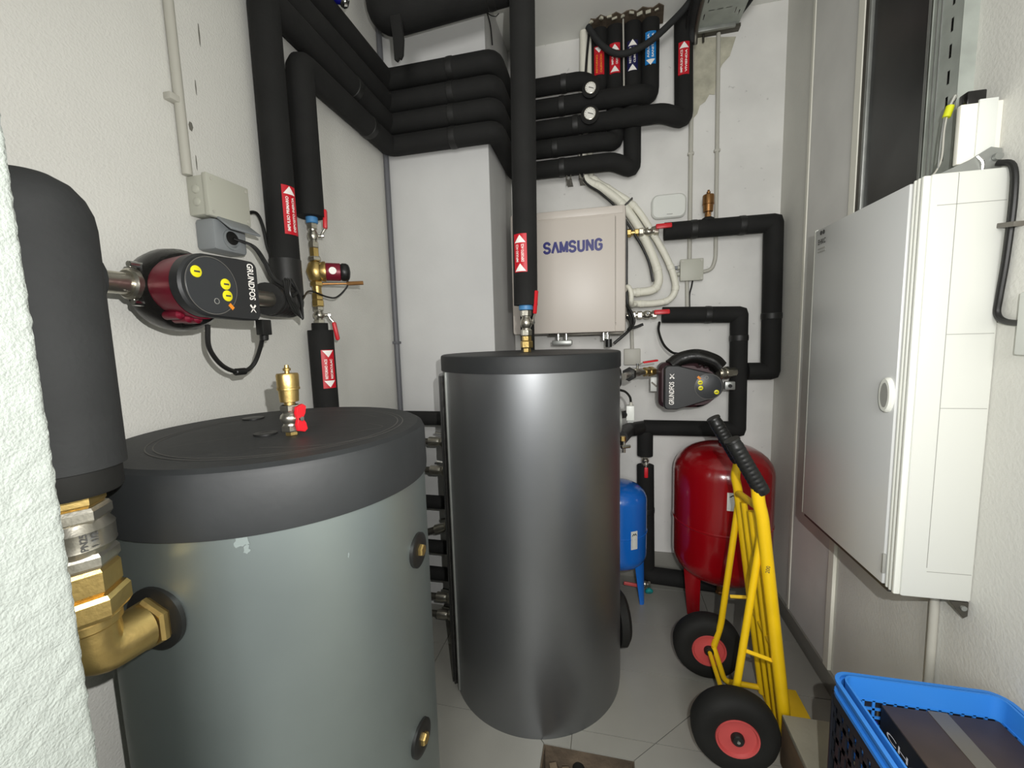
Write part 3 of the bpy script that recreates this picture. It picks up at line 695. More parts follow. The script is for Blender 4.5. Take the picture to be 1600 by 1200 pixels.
# ---------------------------------------------------------------- pipe runs round the column
zc = [2.532, 2.434, 2.343, 2.250]; zb = [2.521, 2.420, 2.326, 2.226]
YB, YV, XS = 2.240, 2.291, -0.4675
runs = [
 ('highest of the four black pipes on the left wall, wrapping round the column', [(-0.965, 0.45, 2.545), (-0.965, 1.836, zc[0]), (XS, 1.836, zc[0]), (XS, YB, zb[0]), (0.150, YB, zb[0]), (0.207, YV, zb[0]+0.01), (0.207, YV, ZC-0.02)]),
 ('second highest of the four black pipes on the left wall and column', [(-0.965, 0.45, 2.447), (-0.965, 1.836, zc[1]), (XS, 1.836, zc[1]), (XS, YB, zb[1]), (0.262, YB, zb[1]), (0.365, YV, zb[1]-0.02), (0.357, YV, ZC-0.02)]),
 ('third black pipe down on the left wall and column, rising from the pump', [(-0.965, 1.125, 1.620), (-0.965, 1.125, 2.365), (-0.965, 1.836, zc[2]), (XS, 1.836, zc[2]), (XS, YB, zb[2]), (-0.010, YB, zb[2]), (0.041, YV, zb[2]+0.01), (0.041, YV, ZC-0.02)]),
 ('lowest black pipe round the column, dropping to the small red pump', [(-0.965, 1.259, 1.785), (-0.965, 1.259, 2.262), (-0.965, 1.836, zc[3]), (XS, 1.836, zc[3]), (XS, YB, zb[3]), (0.030, YB, zb[3]), (0.124, YV, zb[3]-0.03), (0.124, YV, ZC-0.02)]),
]
rt_ = []
for k, (lb, pts) in enumerate(runs):
    bd = []
    n0 = 1 if k < 2 else 2
    bd = [(n0-1, 0.45+0.08*k), (n0, 0.62), (n0+2, 0.40+0.03*k)]
    rt_.append(insulated(lb, pts, 0.0425, 0.035, bd, nb=4))
t = insulated('short black pipe above the thermometers, turning up at the back wall', [(-0.43, YB, ZC-0.02), (-0.43, YB, 2.624), (-0.115, YB, 2.624), (-0.034, YV, 2.60), (-0.034, YV, ZC-0.02)], 0.040, 0.035, [(1, 0.7)], nb=4)
vlab = [(t, -0.034, 2.645, 2.776, 'red_label', ['RETORNO', 'CALEFACCION'], [(2.770, False)], 0.040, 'orange_print'),
 (rt_[2], 0.041, 2.639, 2.775, 'red_label', ['IMPULSO', 'CALEFACCION'], [(2.645, True), (2.742, True)], 0.0425, 'white_print'),
 (rt_[3], 0.124, 2.638, 2.772, 'navy_label', ['RETORNO', 'CLIMATIZ'], [(2.638, True), (2.749, True)], 0.0425, 'white_print'),
 (rt_[0], 0.207, 2.653, 2.798, 'blue_label', ['AGUA FRIA', 'SANITARIA'], [(2.674, False)], 0.0425, 'white_print'),
 (rt_[1], 0.357, 2.583, 2.726, 'red_label', ['IMPULSO ACS', 'VIVIENDA'], [(2.698, True)], 0.0425, 'white_print')]
for (pp, x, z0, z1, col, ln, ar, R_, tc_) in vlab:
    flow_label(pp, (x, YV), z0, z1, R_, -0.05, 0.024, col, ln, ar, txt=tc_)
thermometer('upper white dial thermometer on the black pipes at the back', (-0.076, 2.188, 2.545), 0.027)
thermometer('lower white dial thermometer on the black pipes at the back', (-0.080, 2.188, 2.430), 0.029)
# pipe clamps (M-rods) under the runs
for k, (x, lb) in enumerate(((-0.19, 'threaded clamp rod nearer the vertical pipe, under the back pipe runs'), (-0.125, 'threaded clamp rod further right, under the back pipe runs'))):
    t = thing('pipe_clamp', lb, 'bracket', (x, YB, 2.15))
    MB().box((x-0.012, YB-0.004, 2.135+0.025*k), (x-0.008, YB+0.004, 2.185)).box((x+0.008, YB-0.004, 2.135+0.025*k), (x+0.012, YB+0.004, 2.185)).build('rod', 'steel_dark', t, smooth=0)
    MB().box((x-0.014, YB-0.004, 2.160), (x+0.014, BY, 2.164)).build('bracket_arm', 'steel_dark', t, smooth=0)

# big ceiling pipe
dc_ = insulated('thick black insulated pipe crossing just under the ceiling at the column', [(-0.872, 1.68, ZC-0.002), (-0.872, 1.68, 2.672), (-0.30, 1.722, 2.737)], 0.073, 0.05, [(1, 0.75)], nb=6, name='ceiling_pipe')
b = MB(); bb = []
pl = [(0.0, 0.02), (0.045, 0.02), (0.052, -0.07), (0.046, -0.125), (0.036, -0.14), (0.030, -0.135), (0.020, -0.145), (0.010, -0.138), (0.008, -0.06)]
b.prism(pl, (-0.813, 1.612, 2.590), (1, 0, 0), (0, 0, 1), 0.012, 0.002); b.build('torn_flap', 'foam', dc_)
bl = thing('valve_fitting', 'blue and chrome valve fitting at the top edge beside the thick ceiling pipe', 'valve', (-0.901, 1.450, 2.558))
q = Vector((-0.901, 1.450, 2.558))
MB().lathe(q+Vector((-0.05, -0.05, 0.03)), (0.7, 0.5, -0.35), [(0, 0.016), (0.03, 0.022), (0.05, 0.022), (0.07, 0.014)], 18).build('blue_cap', 'logo_blue', bl)
MB().lathe(q+Vector((-0.012, -0.02, 0.008)), (0.7, 0.5, -0.35), [(0, 0.012), (0.012, 0.019), (0.022, 0.019), (0.03, 0.012)], 18).build('valve_body', 'chrome', bl)
MB().obox(q+Vector((-0.055, -0.01, 0.0)), ((0.6, 0.5, -0.6), (-0.6, 0.75, 0), (0.4, 0.3, 0.85)), 0.035, 0.008, 0.004, 0.002).build('lever', 'blue_label', bl)

# ---------------------------------------------------------------- left wall: the insulated L pipe, pump, small pump
p1 = thing('insulated_pipe', 'black taped elbow joining the vertical pipe to the left wall pump', 'pipe', (-0.965, 1.125, 1.50))
MB().tube([(-0.965, 1.125, 1.622), (-0.965, 1.125, 1.492), (-0.935, 1.035, 1.492), (-0.915, 0.985, 1.490)], 0.0445, 24, 0.035, 6).build('insulation', 'tape', p1, smooth=50)
for k in range(5):
    f = k/5; band(p1, Vector((-0.957, 1.11, 1.492)).lerp(Vector((-0.917, 0.992, 1.49)), f), (0.30, -1, 0), 0.0445, 0.022)
flow_label(rt_[2], (-0.965, 1.125), 1.691, 1.832, 0.0425, radians(76), 0.021, 'red_label', ['IMPULSO PRIMARIO', 'DEPOSITO INERCIA'], [(1.807, True)])
fx, fz = -0.905, 1.488
pf = thing('pipe_union', 'nickel union between the fat riser and the left wall pump', 'pipe fitting', (fx, 0.58, fz))
MB().cyl((fx, 0.575, fz), (fx, 0.645, fz), 0.021, 24).build('pipe_end', 'nickel', pf)
MB().lathe((fx, 0.632, fz), (0, 1, 0), [(0, 0.026), (0.004, 0.030), (0.018, 0.030), (0.022, 0.024)], 28).build('union_ring', 'nickel', pf)
MB().hexn((fx, 0.655, fz), (fx, 0.672, fz), 0.028).build('union_nut', 'brass_dark', pf, smooth=20)
for dz in (0.036, -0.036): MB().cyl((fx+0.012, 0.632, fz+dz), (fx+0.012, 0.660, fz+dz), 0.007, 10, ch=0.001).build('clamp_bolt', 'chrome', pf)
PO = (-0.775, 0.725, 1.484)
pm = pump('circulation pump with dark red motor and black control face, on the left wall', PO, (0, 1, 0), (0, 0, 1), 1.07, True, 'motor_red', 0.72, 0.026)
pf2 = thing('pipe_union', 'nickel union between the left wall pump and the taped elbow', 'pipe fitting', (fx, 0.83, fz))
MB().cyl((fx, 0.775, fz), (fx, 0.985, fz), 0.021, 24).build('pipe_end', 'nickel', pf2)
MB().hexn((fx, 0.850, fz), (fx, 0.885, fz), 0.030).build('union_nut', 'nickel', pf2, smooth=20)
MB().cyl((fx, 0.905, fz), (fx, 0.925, fz), 0.026, 24, ch=0.002).build('union_ring', 'nickel', pf2)
t = thing('pump_cable', 'black looping cable hanging under the left wall pump', 'cable', (-0.88, 0.85, 1.36))
MB().tube(curve_pts([(-0.85, 0.745, 1.41), (-0.86, 0.752, 1.36), (-0.865, 0.785, 1.318), (-0.865, 0.83, 1.300), (-0.86, 0.865, 1.315), (-0.84, 0.872, 1.36), (-0.815, 0.86, 1.405)]), 0.0052, 10).build('cable', 'black_plastic', t)
MB().cyl((-0.865, 0.815, 1.301), (-0.865, 0.845, 1.301), 0.0085, 12, ch=0.002).build('cable_tie', 'black_plastic', t)
MB().cyl((-0.818, 0.862, 1.375), (-0.812, 0.858, 1.415), 0.010, 14, ch=0.002).build('connector', 'black_plastic', t)
MB().obox((-0.80, 0.845, 1.405), ((0, 1, 0), (1, 0, 0), (0, 0, 1)), 0.014, 0.010, 0.018, 0.002).build('plug', 'black_plastic', t)

# small circulator and its valves on the lowest run
sx, sy = -0.965, 1.262
ball_valve('small nickel ball valve with red lever above the small red pump', (sx, sy, 1.685), (sx, sy, 1.765), 0.0165, (0.7, 0.4, 0.0), (0.02, 0.06, 1), 0.085, lw=0.0115, stem=0.7)
t = thing('insulated_collar', 'blue taped pipe end under the second vertical pipe on the left wall', 'pipe', (sx, sy, 1.765))
MB().cyl((sx, sy, 1.765), (sx, sy, 1.786), 0.019, 20, ch=0.002).build('blue_tape_collar', 'blue_tape', t)
t = thing('pipe_union', 'brass union above the small red pump', 'pipe fitting', (sx, sy, 1.63))
MB().hexn((sx, sy, 1.655), (sx, sy, 1.685), 0.015).build('hex_nipple', 'brass', t, smooth=20)
MB().hexn((sx, sy, 1.642), (sx, sy, 1.656), 0.021).build('union_nut', 'nickel', t, smooth=20)
t = thing('circulation_pump', 'tiny dark red pump with round black knob on the left wall', 'pump', (sx, sy, 1.61))
MB().lathe((sx, sy, 1.572), (0, 0, 1), [(0, 0.012), (0.008, 0.022), (0.035, 0.030), (0.062, 0.022), (0.070, 0.012)], 24).build('pump_body', 'brass', t)
dd = Vector((0.80, 0.60, 0)).normalized(); q = Vector((sx, sy, 1.608))
MB().lathe(q+dd*0.012, dd, [(0, 0.030), (0.012, 0.034), (0.018, 0.034), (0.020, 0.029)], 28).build('flange', 'brass', t)
mt_ = MB().lathe(q+dd*0.030, dd, [(0, 0.028), (0.004, 0.030), (0.046, 0.030), (0.048, 0.027)], 28).build('motor_housing', 'motor_red', t)
MB().lathe(q+dd*0.078, dd, [(0, 0.027), (0.006, 0.0305), (0.018, 0.0305), (0.026, 0.026), (0.030, 0.018), (0.032, 0.004)], 28).build('speed_knob', 'black_plastic', t)
sd = dd.cross(Vector((0, 0, 1))).normalized()
MB().lathe(q+dd*0.052+sd*0.0285, sd, [(0, 0.012), (0.0022, 0.012)], 24).build('round_sticker', 'white_print', t)
MB().cyl(q+Vector((0, 0, -0.042))+dd*0.01, q+Vector((0, 0, -0.036))+dd*0.135, 0.004, 10).build('sensor_rod', 'brass_dark', t)
MB().cyl(q+Vector((0, 0, -0.038))+dd*0.095, q+Vector((0, 0, -0.034))+dd*0.15, 0.007, 8).build('sensor_tip', 'brass_dark', t)
MB().tube(curve_pts([q+dd*0.10+Vector((0, 0, -0.02)), q+dd*0.095+Vector((0, 0, -0.05)), q+dd*0.06+Vector((0, 0, -0.085)), q+dd*0.02+Vector((0.01, 0, -0.085)), (-0.945, 1.20, 1.535), (-0.91, 1.12, 1.50)]), 0.003, 8).build('lead', 'black_plastic', t)
t = thing('pipe_union', 'brass nipple chain below the small red pump', 'pipe fitting', (sx, sy, 1.50))
MB().hexn((sx, sy, 1.558), (sx, sy, 1.573), 0.021).build('union_nut', 'brass', t, smooth=20)
MB().cyl((sx, sy, 1.535), (sx, sy, 1.558), 0.014, 18).build('nipple', 'brass', t)
MB().hexn((sx, sy, 1.512), (sx, sy, 1.535), 0.018).build('hex_nipple', 'brass', t, smooth=20)
MB().hexn((sx, sy, 1.490), (sx, sy, 1.512), 0.0195).build('hex_end', 'brass', t, smooth=20)
ball_valve('small ball valve with red lever hanging down below the small red pump', (sx, sy, 1.432), (sx, sy, 1.490), 0.018, (0.7, 0.4, 0.0), (0.08, 0.16, -1), 0.085, lw=0.0115, stem=0.7)
lp = thing('insulated_pipe', 'black insulated pipe dropping behind the silver tank on the left wall', 'pipe', (sx, 1.265, 0.02))
MB().cyl((sx, sy, 1.408), (sx, sy, 1.434), 0.026, 20).build('insulation_end', 'foam', lp)
MB().tube([(sx, 1.263, 1.410), (sx, 1.27, 0.0)], 0.041, 24).build('insulation', 'foam', lp)
flow_label(lp, (sx, 1.2645), 1.211, 1.342, 0.041, radians(60), 0.021, 'red_label', ['RETORNO ACS', 'RECIRCULAC'], [(1.237, False), (1.340, False)])

# conduit, junction box and socket on the left wall
t = thing('electrical_conduit', 'grey vertical conduit above the junction box on the left wall', 'conduit', (LX+0.012, 0.872, 1.8))
MB().cyl((LX+0.012, 0.872, 1.785), (LX+0.012, 0.866, ZC-0.002), 0.011, 16).build('conduit_tube', 'conduit_grey', t)
MB().obox((LX+0.010, 0.860, 1.955), ((0, 1, 0), (1, 0, 0), (0, 0, 1)), 0.018, 0.011, 0.008, 0.002).build('clip', 'conduit_grey', t)
t = thing('junction_box', 'pale grey square junction box on the left wall above the pump', 'junction box', (LX+0.03, 0.93, 1.74))
MB().box((LX, 0.876, 1.690), (LX+0.050, 0.995, 1.785), 0.004).build('box_body', 'box_grey', t)
MB().box((LX+0.050, 0.873, 1.686), (LX+0.066, 0.998, 1.789), 0.004).build('box_cover', 'box_grey', t)
for yy, zz in ((0.885, 1.776), (0.986, 1.776), (0.885, 1.698), (0.986, 1.698)):
    MB().cyl((LX+0.066, yy, zz), (LX+0.068, yy, zz), 0.004, 10).build('screw', 'conduit_grey', t)
for zz in (1.722, 1.752): MB().lathe((LX+0.028, 0.876, zz), (0, -1, 0), [(0, 0.011), (0.003, 0.010), (0.005, 0.006)], 16).build('knockout', 'box_grey', t)
t = thing('power_socket', 'dark grey surface socket with raised flap below the junction box', 'socket', (LX+0.03, 0.93, 1.64))
MB().box((LX, 0.885, 1.607), (LX+0.060, 0.985, 1.686), 0.010).build('socket_body', 'socket_grey', t)
MB().lathe((LX+0.060, 0.935, 1.640), (1, 0, 0), [(0, 0.026), (0.003, 0.026), (0.003, 0.021), (-0.006, 0.020)], 28).build('socket_ring', 'socket_grey', t)
MB().lathe((LX+0.0575, 0.937, 1.645), (1, 0, 0), [(0, 0.018), (0.004, 0.018)], 24).build('plug', 'black_plastic', t)
MB().obox((LX+0.083, 0.940, 1.672), ((0, 1, 0), (0.80, 0, -0.60), (0.60, 0, 0.80)), 0.046, 0.026, 0.003, 0.002).build('flap', 'socket_grey', t)
for k, dy in enumerate((0.0, 0.010)):
    t = thing('pump_cable', ('nearer' if k == 0 else 'further')+' of two black leads running from the grey socket to the taped elbow', 'cable', (-0.95, 0.95, 1.64))
    MB().tube(curve_pts([(LX+0.062, 0.940+dy*0.5, 1.644), (-0.935, 0.972+dy, 1.63), (-0.915, 0.985+dy, 1.59), (-0.905, 1.00+dy, 1.55), (-0.878, 1.015+dy, 1.522)]), 0.0034, 8).build('cable', 'black_plastic', t)
t = thing('cable_coil', 'coiled black cable tied in front of the taped elbow', 'cable', (-0.87, 1.0, 1.5))
for k in range(4):
    e_ = 0.004*k
    MB().tube(curve_pts([(-0.868+e_, 1.004+e_, 1.545), (-0.862+e_, 1.032, 1.520-e_), (-0.860+e_, 1.050-e_, 1.475+e_), (-0.862+e_, 1.040, 1.448-e_), (-0.864+e_, 1.018+e_, 1.462), (-0.866+e_, 1.004, 1.500), (-0.868+e_, 1.000+e_, 1.540)]), 0.0032, 8).build('loop', 'black_plastic', t)
MB().obox((-0.858, 1.018, 1.502), ((0, 0.8, 0.6), (1, 0, 0), (0, -0.6, 0.8)), 0.012, 0.010, 0.004, 0.002).build('cable_tie', 'black_plastic', t)
t = thing('pump_cable', 'black cable arching from the junction box to the vertical pipe on the left wall', 'cable', (-0.98, 1.05, 1.75))
MB().tube(curve_pts([(LX+0.03, 0.996, 1.720), (LX+0.028, 1.055, 1.745), (LX+0.022, 1.085, 1.715), (LX+0.018, 1.10, 1.660), (-0.99, 1.105, 1.62)]), 0.0048, 10).build('cable', 'black_plastic', t)
t = thing('electrical_conduit', 'dark grey conduit down the corner between left wall and column', 'conduit', (LX+0.014, 1.868, 0.3))
MB().cyl((LX+0.014, 1.868, 0.0), (LX+0.014, 1.868, ZC-0.002), 0.0125, 16).build('conduit_tube', 'conduit_dark', t)
for zz in (1.36, 2.3): MB().obox((LX+0.014, 1.868, zz), ((1, 0, 0), (0, 1, 0), (0, 0, 1)), 0.016, 0.016, 0.006, 0.002).build('clip', 'conduit_dark', t)
# ---------------------------------------------------------------- back wall: heat pump unit
UY = 2.08; ux0, ux1, uz0, uz1 = -0.47, 0.085, 1.383, 1.972
un = thing('heat_pump_unit', 'beige wall-hung heat pump box with blue lettering on the back wall', 'boiler', ((ux0+ux1)/2, 2.2, uz0))
MB().box((ux0, UY+0.004, uz0-0.002), (ux1, BY-0.02, uz1), 0.012).build('casing', 'unit_beige', un)
MB().box((ux0+0.012, UY-0.006, uz0), (0.036, UY+0.012, 1.925), 0.004).build('front_panel', 'unit_beige', un)
MB().box((ux0+0.012, UY+0.0015, 1.932), (ux1-0.012, UY+0.010, 1.968), 0.003).build('top_strip', 'unit_beige', un)
MB().box((0.0375, UY+0.0015, uz0+0.03), (0.0395, UY+0.0042, 1.920)).build('panel_gap', 'steel_dark', un, smooth=0)
MB().cyl((0.038, UY+0.003, 1.425), (0.038, UY-0.003, 1.425), 0.003, 10).build('screw', 'steel_dark', un)
strokes([LS, LA, LM, LS, LU, LN, LG], 0.054, (-0.163, UY-0.0065, 1.7955), (1, 0, 0.0), (0, 0, 1), 'logo_blue', un, 'brand_lettering', 0.280, 0.0122)
MB().box((-0.30, 2.16, uz0-0.012), (-0.02, 2.20, uz0-0.002), 0.002).build('drain_tray', 'steel_dark', un)
for x in (-0.245, -0.205, -0.02, 0.0):
    MB().cyl((x, 2.13, uz0-0.002), (x, 2.13, uz0-0.040), 0.009, 12).build('connection_stub', 'chrome', un)
MB().box((-0.275, 2.11, uz0-0.060), (-0.175, 2.15, uz0-0.035), 0.004).build('bottom_bracket', 'galvanised', un)
MB().cyl((0.005, 2.13, uz0-0.035), (0.005, 2.13, uz0-0.075), 0.016, 14).build('drain_cap', 'black_plastic', un)
MB().box((0.010, 2.09, uz0-0.012), (0.078, 2.12, uz0-0.003), 0.002).build('cable_plate', 'steel_dark', un)
for k, (pts, lb) in enumerate((([(0.088, 2.20, 1.93), (0.093, 2.21, 1.80), (0.093, 2.21, 1.62), (0.10, 2.20, 1.50), (0.122, 2.18, 1.42), (0.10, 2.14, 1.385), (0.03, 2.12, 1.325)], 'black cable down the right side of the beige heat pump box'),
        ([(0.088, 2.18, 1.52), (0.118, 2.16, 1.47), (0.128, 2.16, 1.43), (0.12, 2.15, 1.40), (0.17, 2.15, 1.415)], 'bunched black leads at the lower right corner of the heat pump box'),
        ([(0.085, 2.17, 1.46), (0.105, 2.15, 1.44), (0.112, 2.14, 1.41), (0.098, 2.13, 1.39)], 'short black lead looping out low on the side of the heat pump box'))):
    t = thing('unit_cable', lb, 'cable', pts[0]); MB().tube(curve_pts(pts), 0.007, 10).build('cable', 'black_plastic', t)

# white wrapped refrigerant lines
rl = [([(-0.11, 2.285, ZC-0.01), (-0.118, 2.285, 2.40), (-0.115, 2.285, 2.19), (-0.02, 2.285, 2.115), (0.075, 2.285, 2.03), (0.16, 2.285, 1.90), (0.225, 2.285, 1.76), (0.255, 2.285, 1.655), (0.235, 2.28, 1.597), (0.165, 2.27, 1.583), (0.05, 2.26, 1.583)], 0.021, 'inner thick white wrapped refrigerant pipe bending into the heat pump box'),
      ([(-0.085, 2.305, ZC-0.01), (-0.085, 2.305, 2.25), (-0.06, 2.30, 2.17), (0.03, 2.295, 2.10), (0.13, 2.29, 2.02), (0.21, 2.285, 1.90), (0.285, 2.28, 1.76), (0.325, 2.28, 1.66), (0.335, 2.28, 1.585), (0.30, 2.28, 1.535), (0.22, 2.27, 1.522), (0.10, 2.24, 1.525)], 0.0165, 'outer thinner white wrapped refrigerant pipe curving round to the box')]
for pts, r_, lb in rl:
    t = thing('refrigerant_pipe', lb, 'pipe', pts[-1]); P_ = curve_pts(pts, 7)
    MB().tube(P_, r_, 16).build('wrapping', 'white_wrap', t)
    for k in range(10, len(P_)-4, 9):
        d = (P_[k+1]-P_[k]).normalized(); MB().lathe(P_[k]-d*0.012, d, [(0, r_), (0.002, r_+0.0015), (0.022, r_+0.0018), (0.024, r_)], 18).build('tape_wrap', 'white_wrap', t)
t = thing('refrigerant_pipe', 'short white wrapped loop beside the heat pump box at its lower right side', 'pipe', (0.10, 2.16, 1.58))
MB().tube(curve_pts([(0.082, 2.18, 1.585), (0.098, 2.15, 1.60), (0.112, 2.14, 1.57), (0.114, 2.145, 1.53), (0.118, 2.19, 1.512), (0.14, 2.22, 1.52)]), 0.011, 12).build('wrapping', 'white_wrap', t)
t = thing('cable', 'thin black cable following the white wrapped refrigerant pipes', 'cable', (-0.12, 2.27, 2.6))
MB().tube(curve_pts([(-0.083, 2.262, 2.86), (-0.10, 2.262, 2.70), (-0.125, 2.262, 2.35), (-0.12, 2.262, 2.17), (-0.03, 2.258, 2.085), (0.05, 2.256, 2.00), (0.14, 2.256, 1.86), (0.20, 2.256, 1.74), (0.225, 2.256, 1.63)]), 0.006, 10).build('cable_run', 'black_plastic', t)
MB().obox((0.09, 2.285, 2.018), ((0.75, 0, 0.66), (0, 1, 0), (-0.66, 0, 0.75)), 0.045, 0.034, 0.003).build('cable_tie', 'black_plastic', t)
t = thing('sagging_cable', 'thick dark grey cable sagging in front of the coloured pipe labels', 'cable', (-0.08, 2.235, 2.85))
MB().tube(curve_pts([(-0.088, 2.235, 2.862), (-0.035, 2.225, 2.775), (0.03, 2.22, 2.715), (0.10, 2.215, 2.70), (0.20, 2.21, 2.73), (0.30, 2.19, 2.79), (0.36, 2.17, 2.835), (0.40, 2.10, 2.86)]), 0.0145, 14).build('cable', 'foam_grey', t)
t = thing('thin_rod', 'thin pale vertical conduit between the labelled pipes at the ceiling', 'conduit', (0.082, 2.262, 2.53))
MB().cyl((0.082, 2.246, 2.56), (0.078, 2.246, ZC-0.012), 0.004, 8).build('rod', 'conduit_grey', t)
# broken plaster where the pipes pass the ceiling
t = thing('ceiling_hole', 'ragged broken plaster hole in the ceiling round the labelled pipes', 'hole', (0.09, 2.28, ZC))
b = MB(); rag = []
for k in range(15): rag.append((-0.075+0.024*k, 2.215+0.012*math.sin(k*2.3)))
rag += [(0.27, 2.335), (-0.08, 2.335)]
b.prism(rag, (0, 0, ZC-0.006), (1, 0, 0), (0, 1, 0), 0.005).build('hole_edge', 'pit_brown', t, smooth=0)
for k in range(9):
    x = -0.07+0.038*k+random.uniform(-0.008, 0.008); a = random.uniform(-0.9, 0.9); MB().obox((x, 2.222+random.uniform(-0.006, 0.012), ZC-0.009), ((cos(a), sin(a), 0), (-sin(a), cos(a), 0.3), (0, -0.3, 1)), random.uniform(0.006, 0.015), random.uniform(0.004, 0.009), random.uniform(0.003, 0.008), 0.002).build('plaster_crumb', 'stain', t)

# router, junction boxes, conduits
t = thing('wifi_router', 'white rounded wifi box mounted on the back wall', 'router', (0.304, BY-0.02, 2.0))
MB().prism(rrect(0.168, 0.118, 0.034, 6), (0.304, BY, 2.008), (1, 0, 0), (0, 0, 1), 0.028, 0.008).build('router_case', 'white_plastic', t)
MB().box((0.294, BY-0.0288, 1.966), (0.322, BY-0.0278, 1.969)).build('brand_line', 'seam_grey', t, smooth=0)
t = thing('junction_box', 'small grey junction box on the back wall between two black pipes', 'junction box', (0.414, BY-0.02, 1.68))
MB().box((0.362, BY-0.036, 1.632), (0.466, BY, 1.734), 0.006).build('box_body', 'box_grey', t)
MB().box((0.359, BY-0.046, 1.629), (0.469, BY-0.036, 1.737), 0.004).build('box_cover', 'box_grey', t)
for xx in (0.369, 0.459):
    for zz in (1.639, 1.727): MB().cyl((xx, BY-0.046, zz), (xx, BY-0.049, zz), 0.006, 12).build('screw', 'conduit_grey', t)
for k, (pts, r_, lb) in enumerate((
    ([(0.408, BY-0.012, 1.735), (0.403, BY-0.012, ZC-0.002)], 0.0105, 'grey conduit rising from the top of the back wall junction box'),
    ([(0.466, BY-0.012, 1.672), (0.515, BY-0.012, 1.682), (0.531, BY-0.012, 1.735), (0.520, BY-0.012, ZC-0.002)], 0.0095, 'grey conduit curving out of the right side of the junction box'),
    ([(0.398, BY-0.012, 1.632), (0.402, BY-0.012, 1.47)], 0.0095, 'short grey conduit dropping below the back wall junction box'),
    ([(0.128, BY-0.012, 1.292), (0.124, BY-0.012, 1.44)], 0.0095, 'short grey conduit above the small pale box beside the grey tank'))):
    t = thing('electrical_conduit', lb, 'conduit', pts[0]); MB().tube(pts, r_, 14, 0.06, 6).build('conduit_tube', 'conduit_grey', t)
    a, c = Vector(pts[-2]), Vector(pts[-1])
    if (c-a).length > 0.3: MB().obox(a.lerp(c, 0.45), ((1, 0, 0), (0, 1, 0), (0, 0, 1)), r_+0.004, 0.011, 0.006, 0.002).build('clip', 'conduit_grey', t)
for k, (z, lb) in enumerate(((1.700, 'upper grey gland on the left of the junction box'), (1.668, 'lower grey gland on the left of the junction box'))):
    t = thing('cable_gland', lb, 'fitting', (0.34, BY-0.02, z)); MB().cyl((0.362, BY-0.02, z), (0.330, BY-0.02, z), 0.009, 12).build('gland', 'socket_grey' if k == 0 else 'box_grey', t)
    MB().hexn((0.360, BY-0.02, z), (0.350, BY-0.02, z), 0.012).build('gland_nut', 'box_grey', t, smooth=20)
t = thing('cable', 'thin black cable hanging beside the short conduit under the junction box', 'cable', (0.44, BY-0.01, 1.6))
MB().tube(curve_pts([(0.425, BY-0.012, 1.632), (0.420, BY-0.010, 1.60), (0.412, BY-0.008, 1.56), (0.414, BY-0.008, 1.48)]), 0.004, 8).build('cable_run', 'black_plastic', t)
t = thing('junction_box', 'small pale box on the back wall just right of the grey tank lid', 'junction box', (0.13, BY-0.02, 1.24))
MB().box((0.085, BY-0.030, 1.205), (0.170, BY, 1.292), 0.005).build('box_body', 'conduit_grey', t)

# insulated pipes of the right hand circuit
YR = 2.262; RR = 0.0415
ci = insulated('upper right black pipe from the heat pump box, along and down the back wall', [(0.277, YR, 1.872), (0.766, YR, 1.872), (0.776, YR, 1.170), (0.672, YR, 1.170)], 0.0425, 0.006, [(0, 0.72), (0, 0.28), (1, 0.62)], nb=2)
cj = insulated('lower right black pipe from the heat pump box, joining the pump line', [(0.272, YR, 1.462), (0.630, YR, 1.450), (0.636, YR, 0.877), (0.185, YR, 0.877)], 0.0400, 0.006, [(0, 0.60), (1, 0.2)], nb=2)
MB().tube([(0.185, YR, 0.877), (0.10, YR-0.07, 0.877), (0.055, YR-0.30, 0.890)], 0.036, 18, 0.03).build('taped_branch', 'tape', cj)
ck = insulated('black insulated stub hanging under the lower right pipe', [(0.192, YR, 0.858), (0.192, YR, 0.725)], 0.040, 0, [])
cl = insulated('black insulated pipe running down to the floor behind the blue vessel', [(0.194, YR, 0.672), (0.202, YR, 0.085), (0.215, YR-0.01, 0.062), (0.60, YR-0.03, 0.056)], 0.0435, 0.06, [(0, 0.42)], nb=6)
ball_valve('small ball valve with short red lever above the floor pipe', (0.193, YR, 0.670), (0.193, YR, 0.727), 0.019, (0, -1, 0), (0, 0, -1), 0.075, lw=0.010, stem=1.4)
t = thing('copper_stub', 'short pale copper stub under the red vessel', 'pipe', (0.535, 2.12, 0.10))
MB().cyl((0.535, 2.103, 0.10), (0.535, 2.103, 0.20), 0.016, 16).build('pipe_end', 'brass_dark', t)
MB().hexn((0.535, 2.103, 0.085), (0.535, 2.103, 0.10), 0.020).build('hex_cap', 'brass_dark', t, smooth=20)
# valves by the unit
zu = 1.879; zl = 1.465
ball_valve('nickel ball valve with red lever on the upper pipe right of the heat pump box', (0.155, YR, zu), (0.250, YR, zu), 0.021, (0, -1, 0.15), (1, 0, 0.02), 0.100, lw=0.012, stem=1.0)
t = thing('pipe_union', 'brass union between the heat pump box and the upper right valve', 'pipe fitting', (0.12, YR, zu))
MB().cyl((0.085, YR, zu), (0.155, YR, zu), 0.013, 18).build('nipple', 'brass', t)
MB().hexn((0.095, YR, zu), (0.118, YR, zu), 0.021).build('union_nut', 'brass', t, smooth=20)
MB().hexn((0.135, YR, zu), (0.155, YR, zu), 0.018).build('hex_nipple', 'brass', t, smooth=20)
ball_valve('nickel ball valve with red lever on the lower pipe right of the heat pump box', (0.150, YR, zl), (0.245, YR, zl), 0.021, (0, -1, 0.15), (1, 0, 0.02), 0.100, lw=0.012, stem=1.0)
t = thing('pipe_union', 'nickel union between the heat pump box and the lower right valve', 'pipe fitting', (0.12, YR, zl))
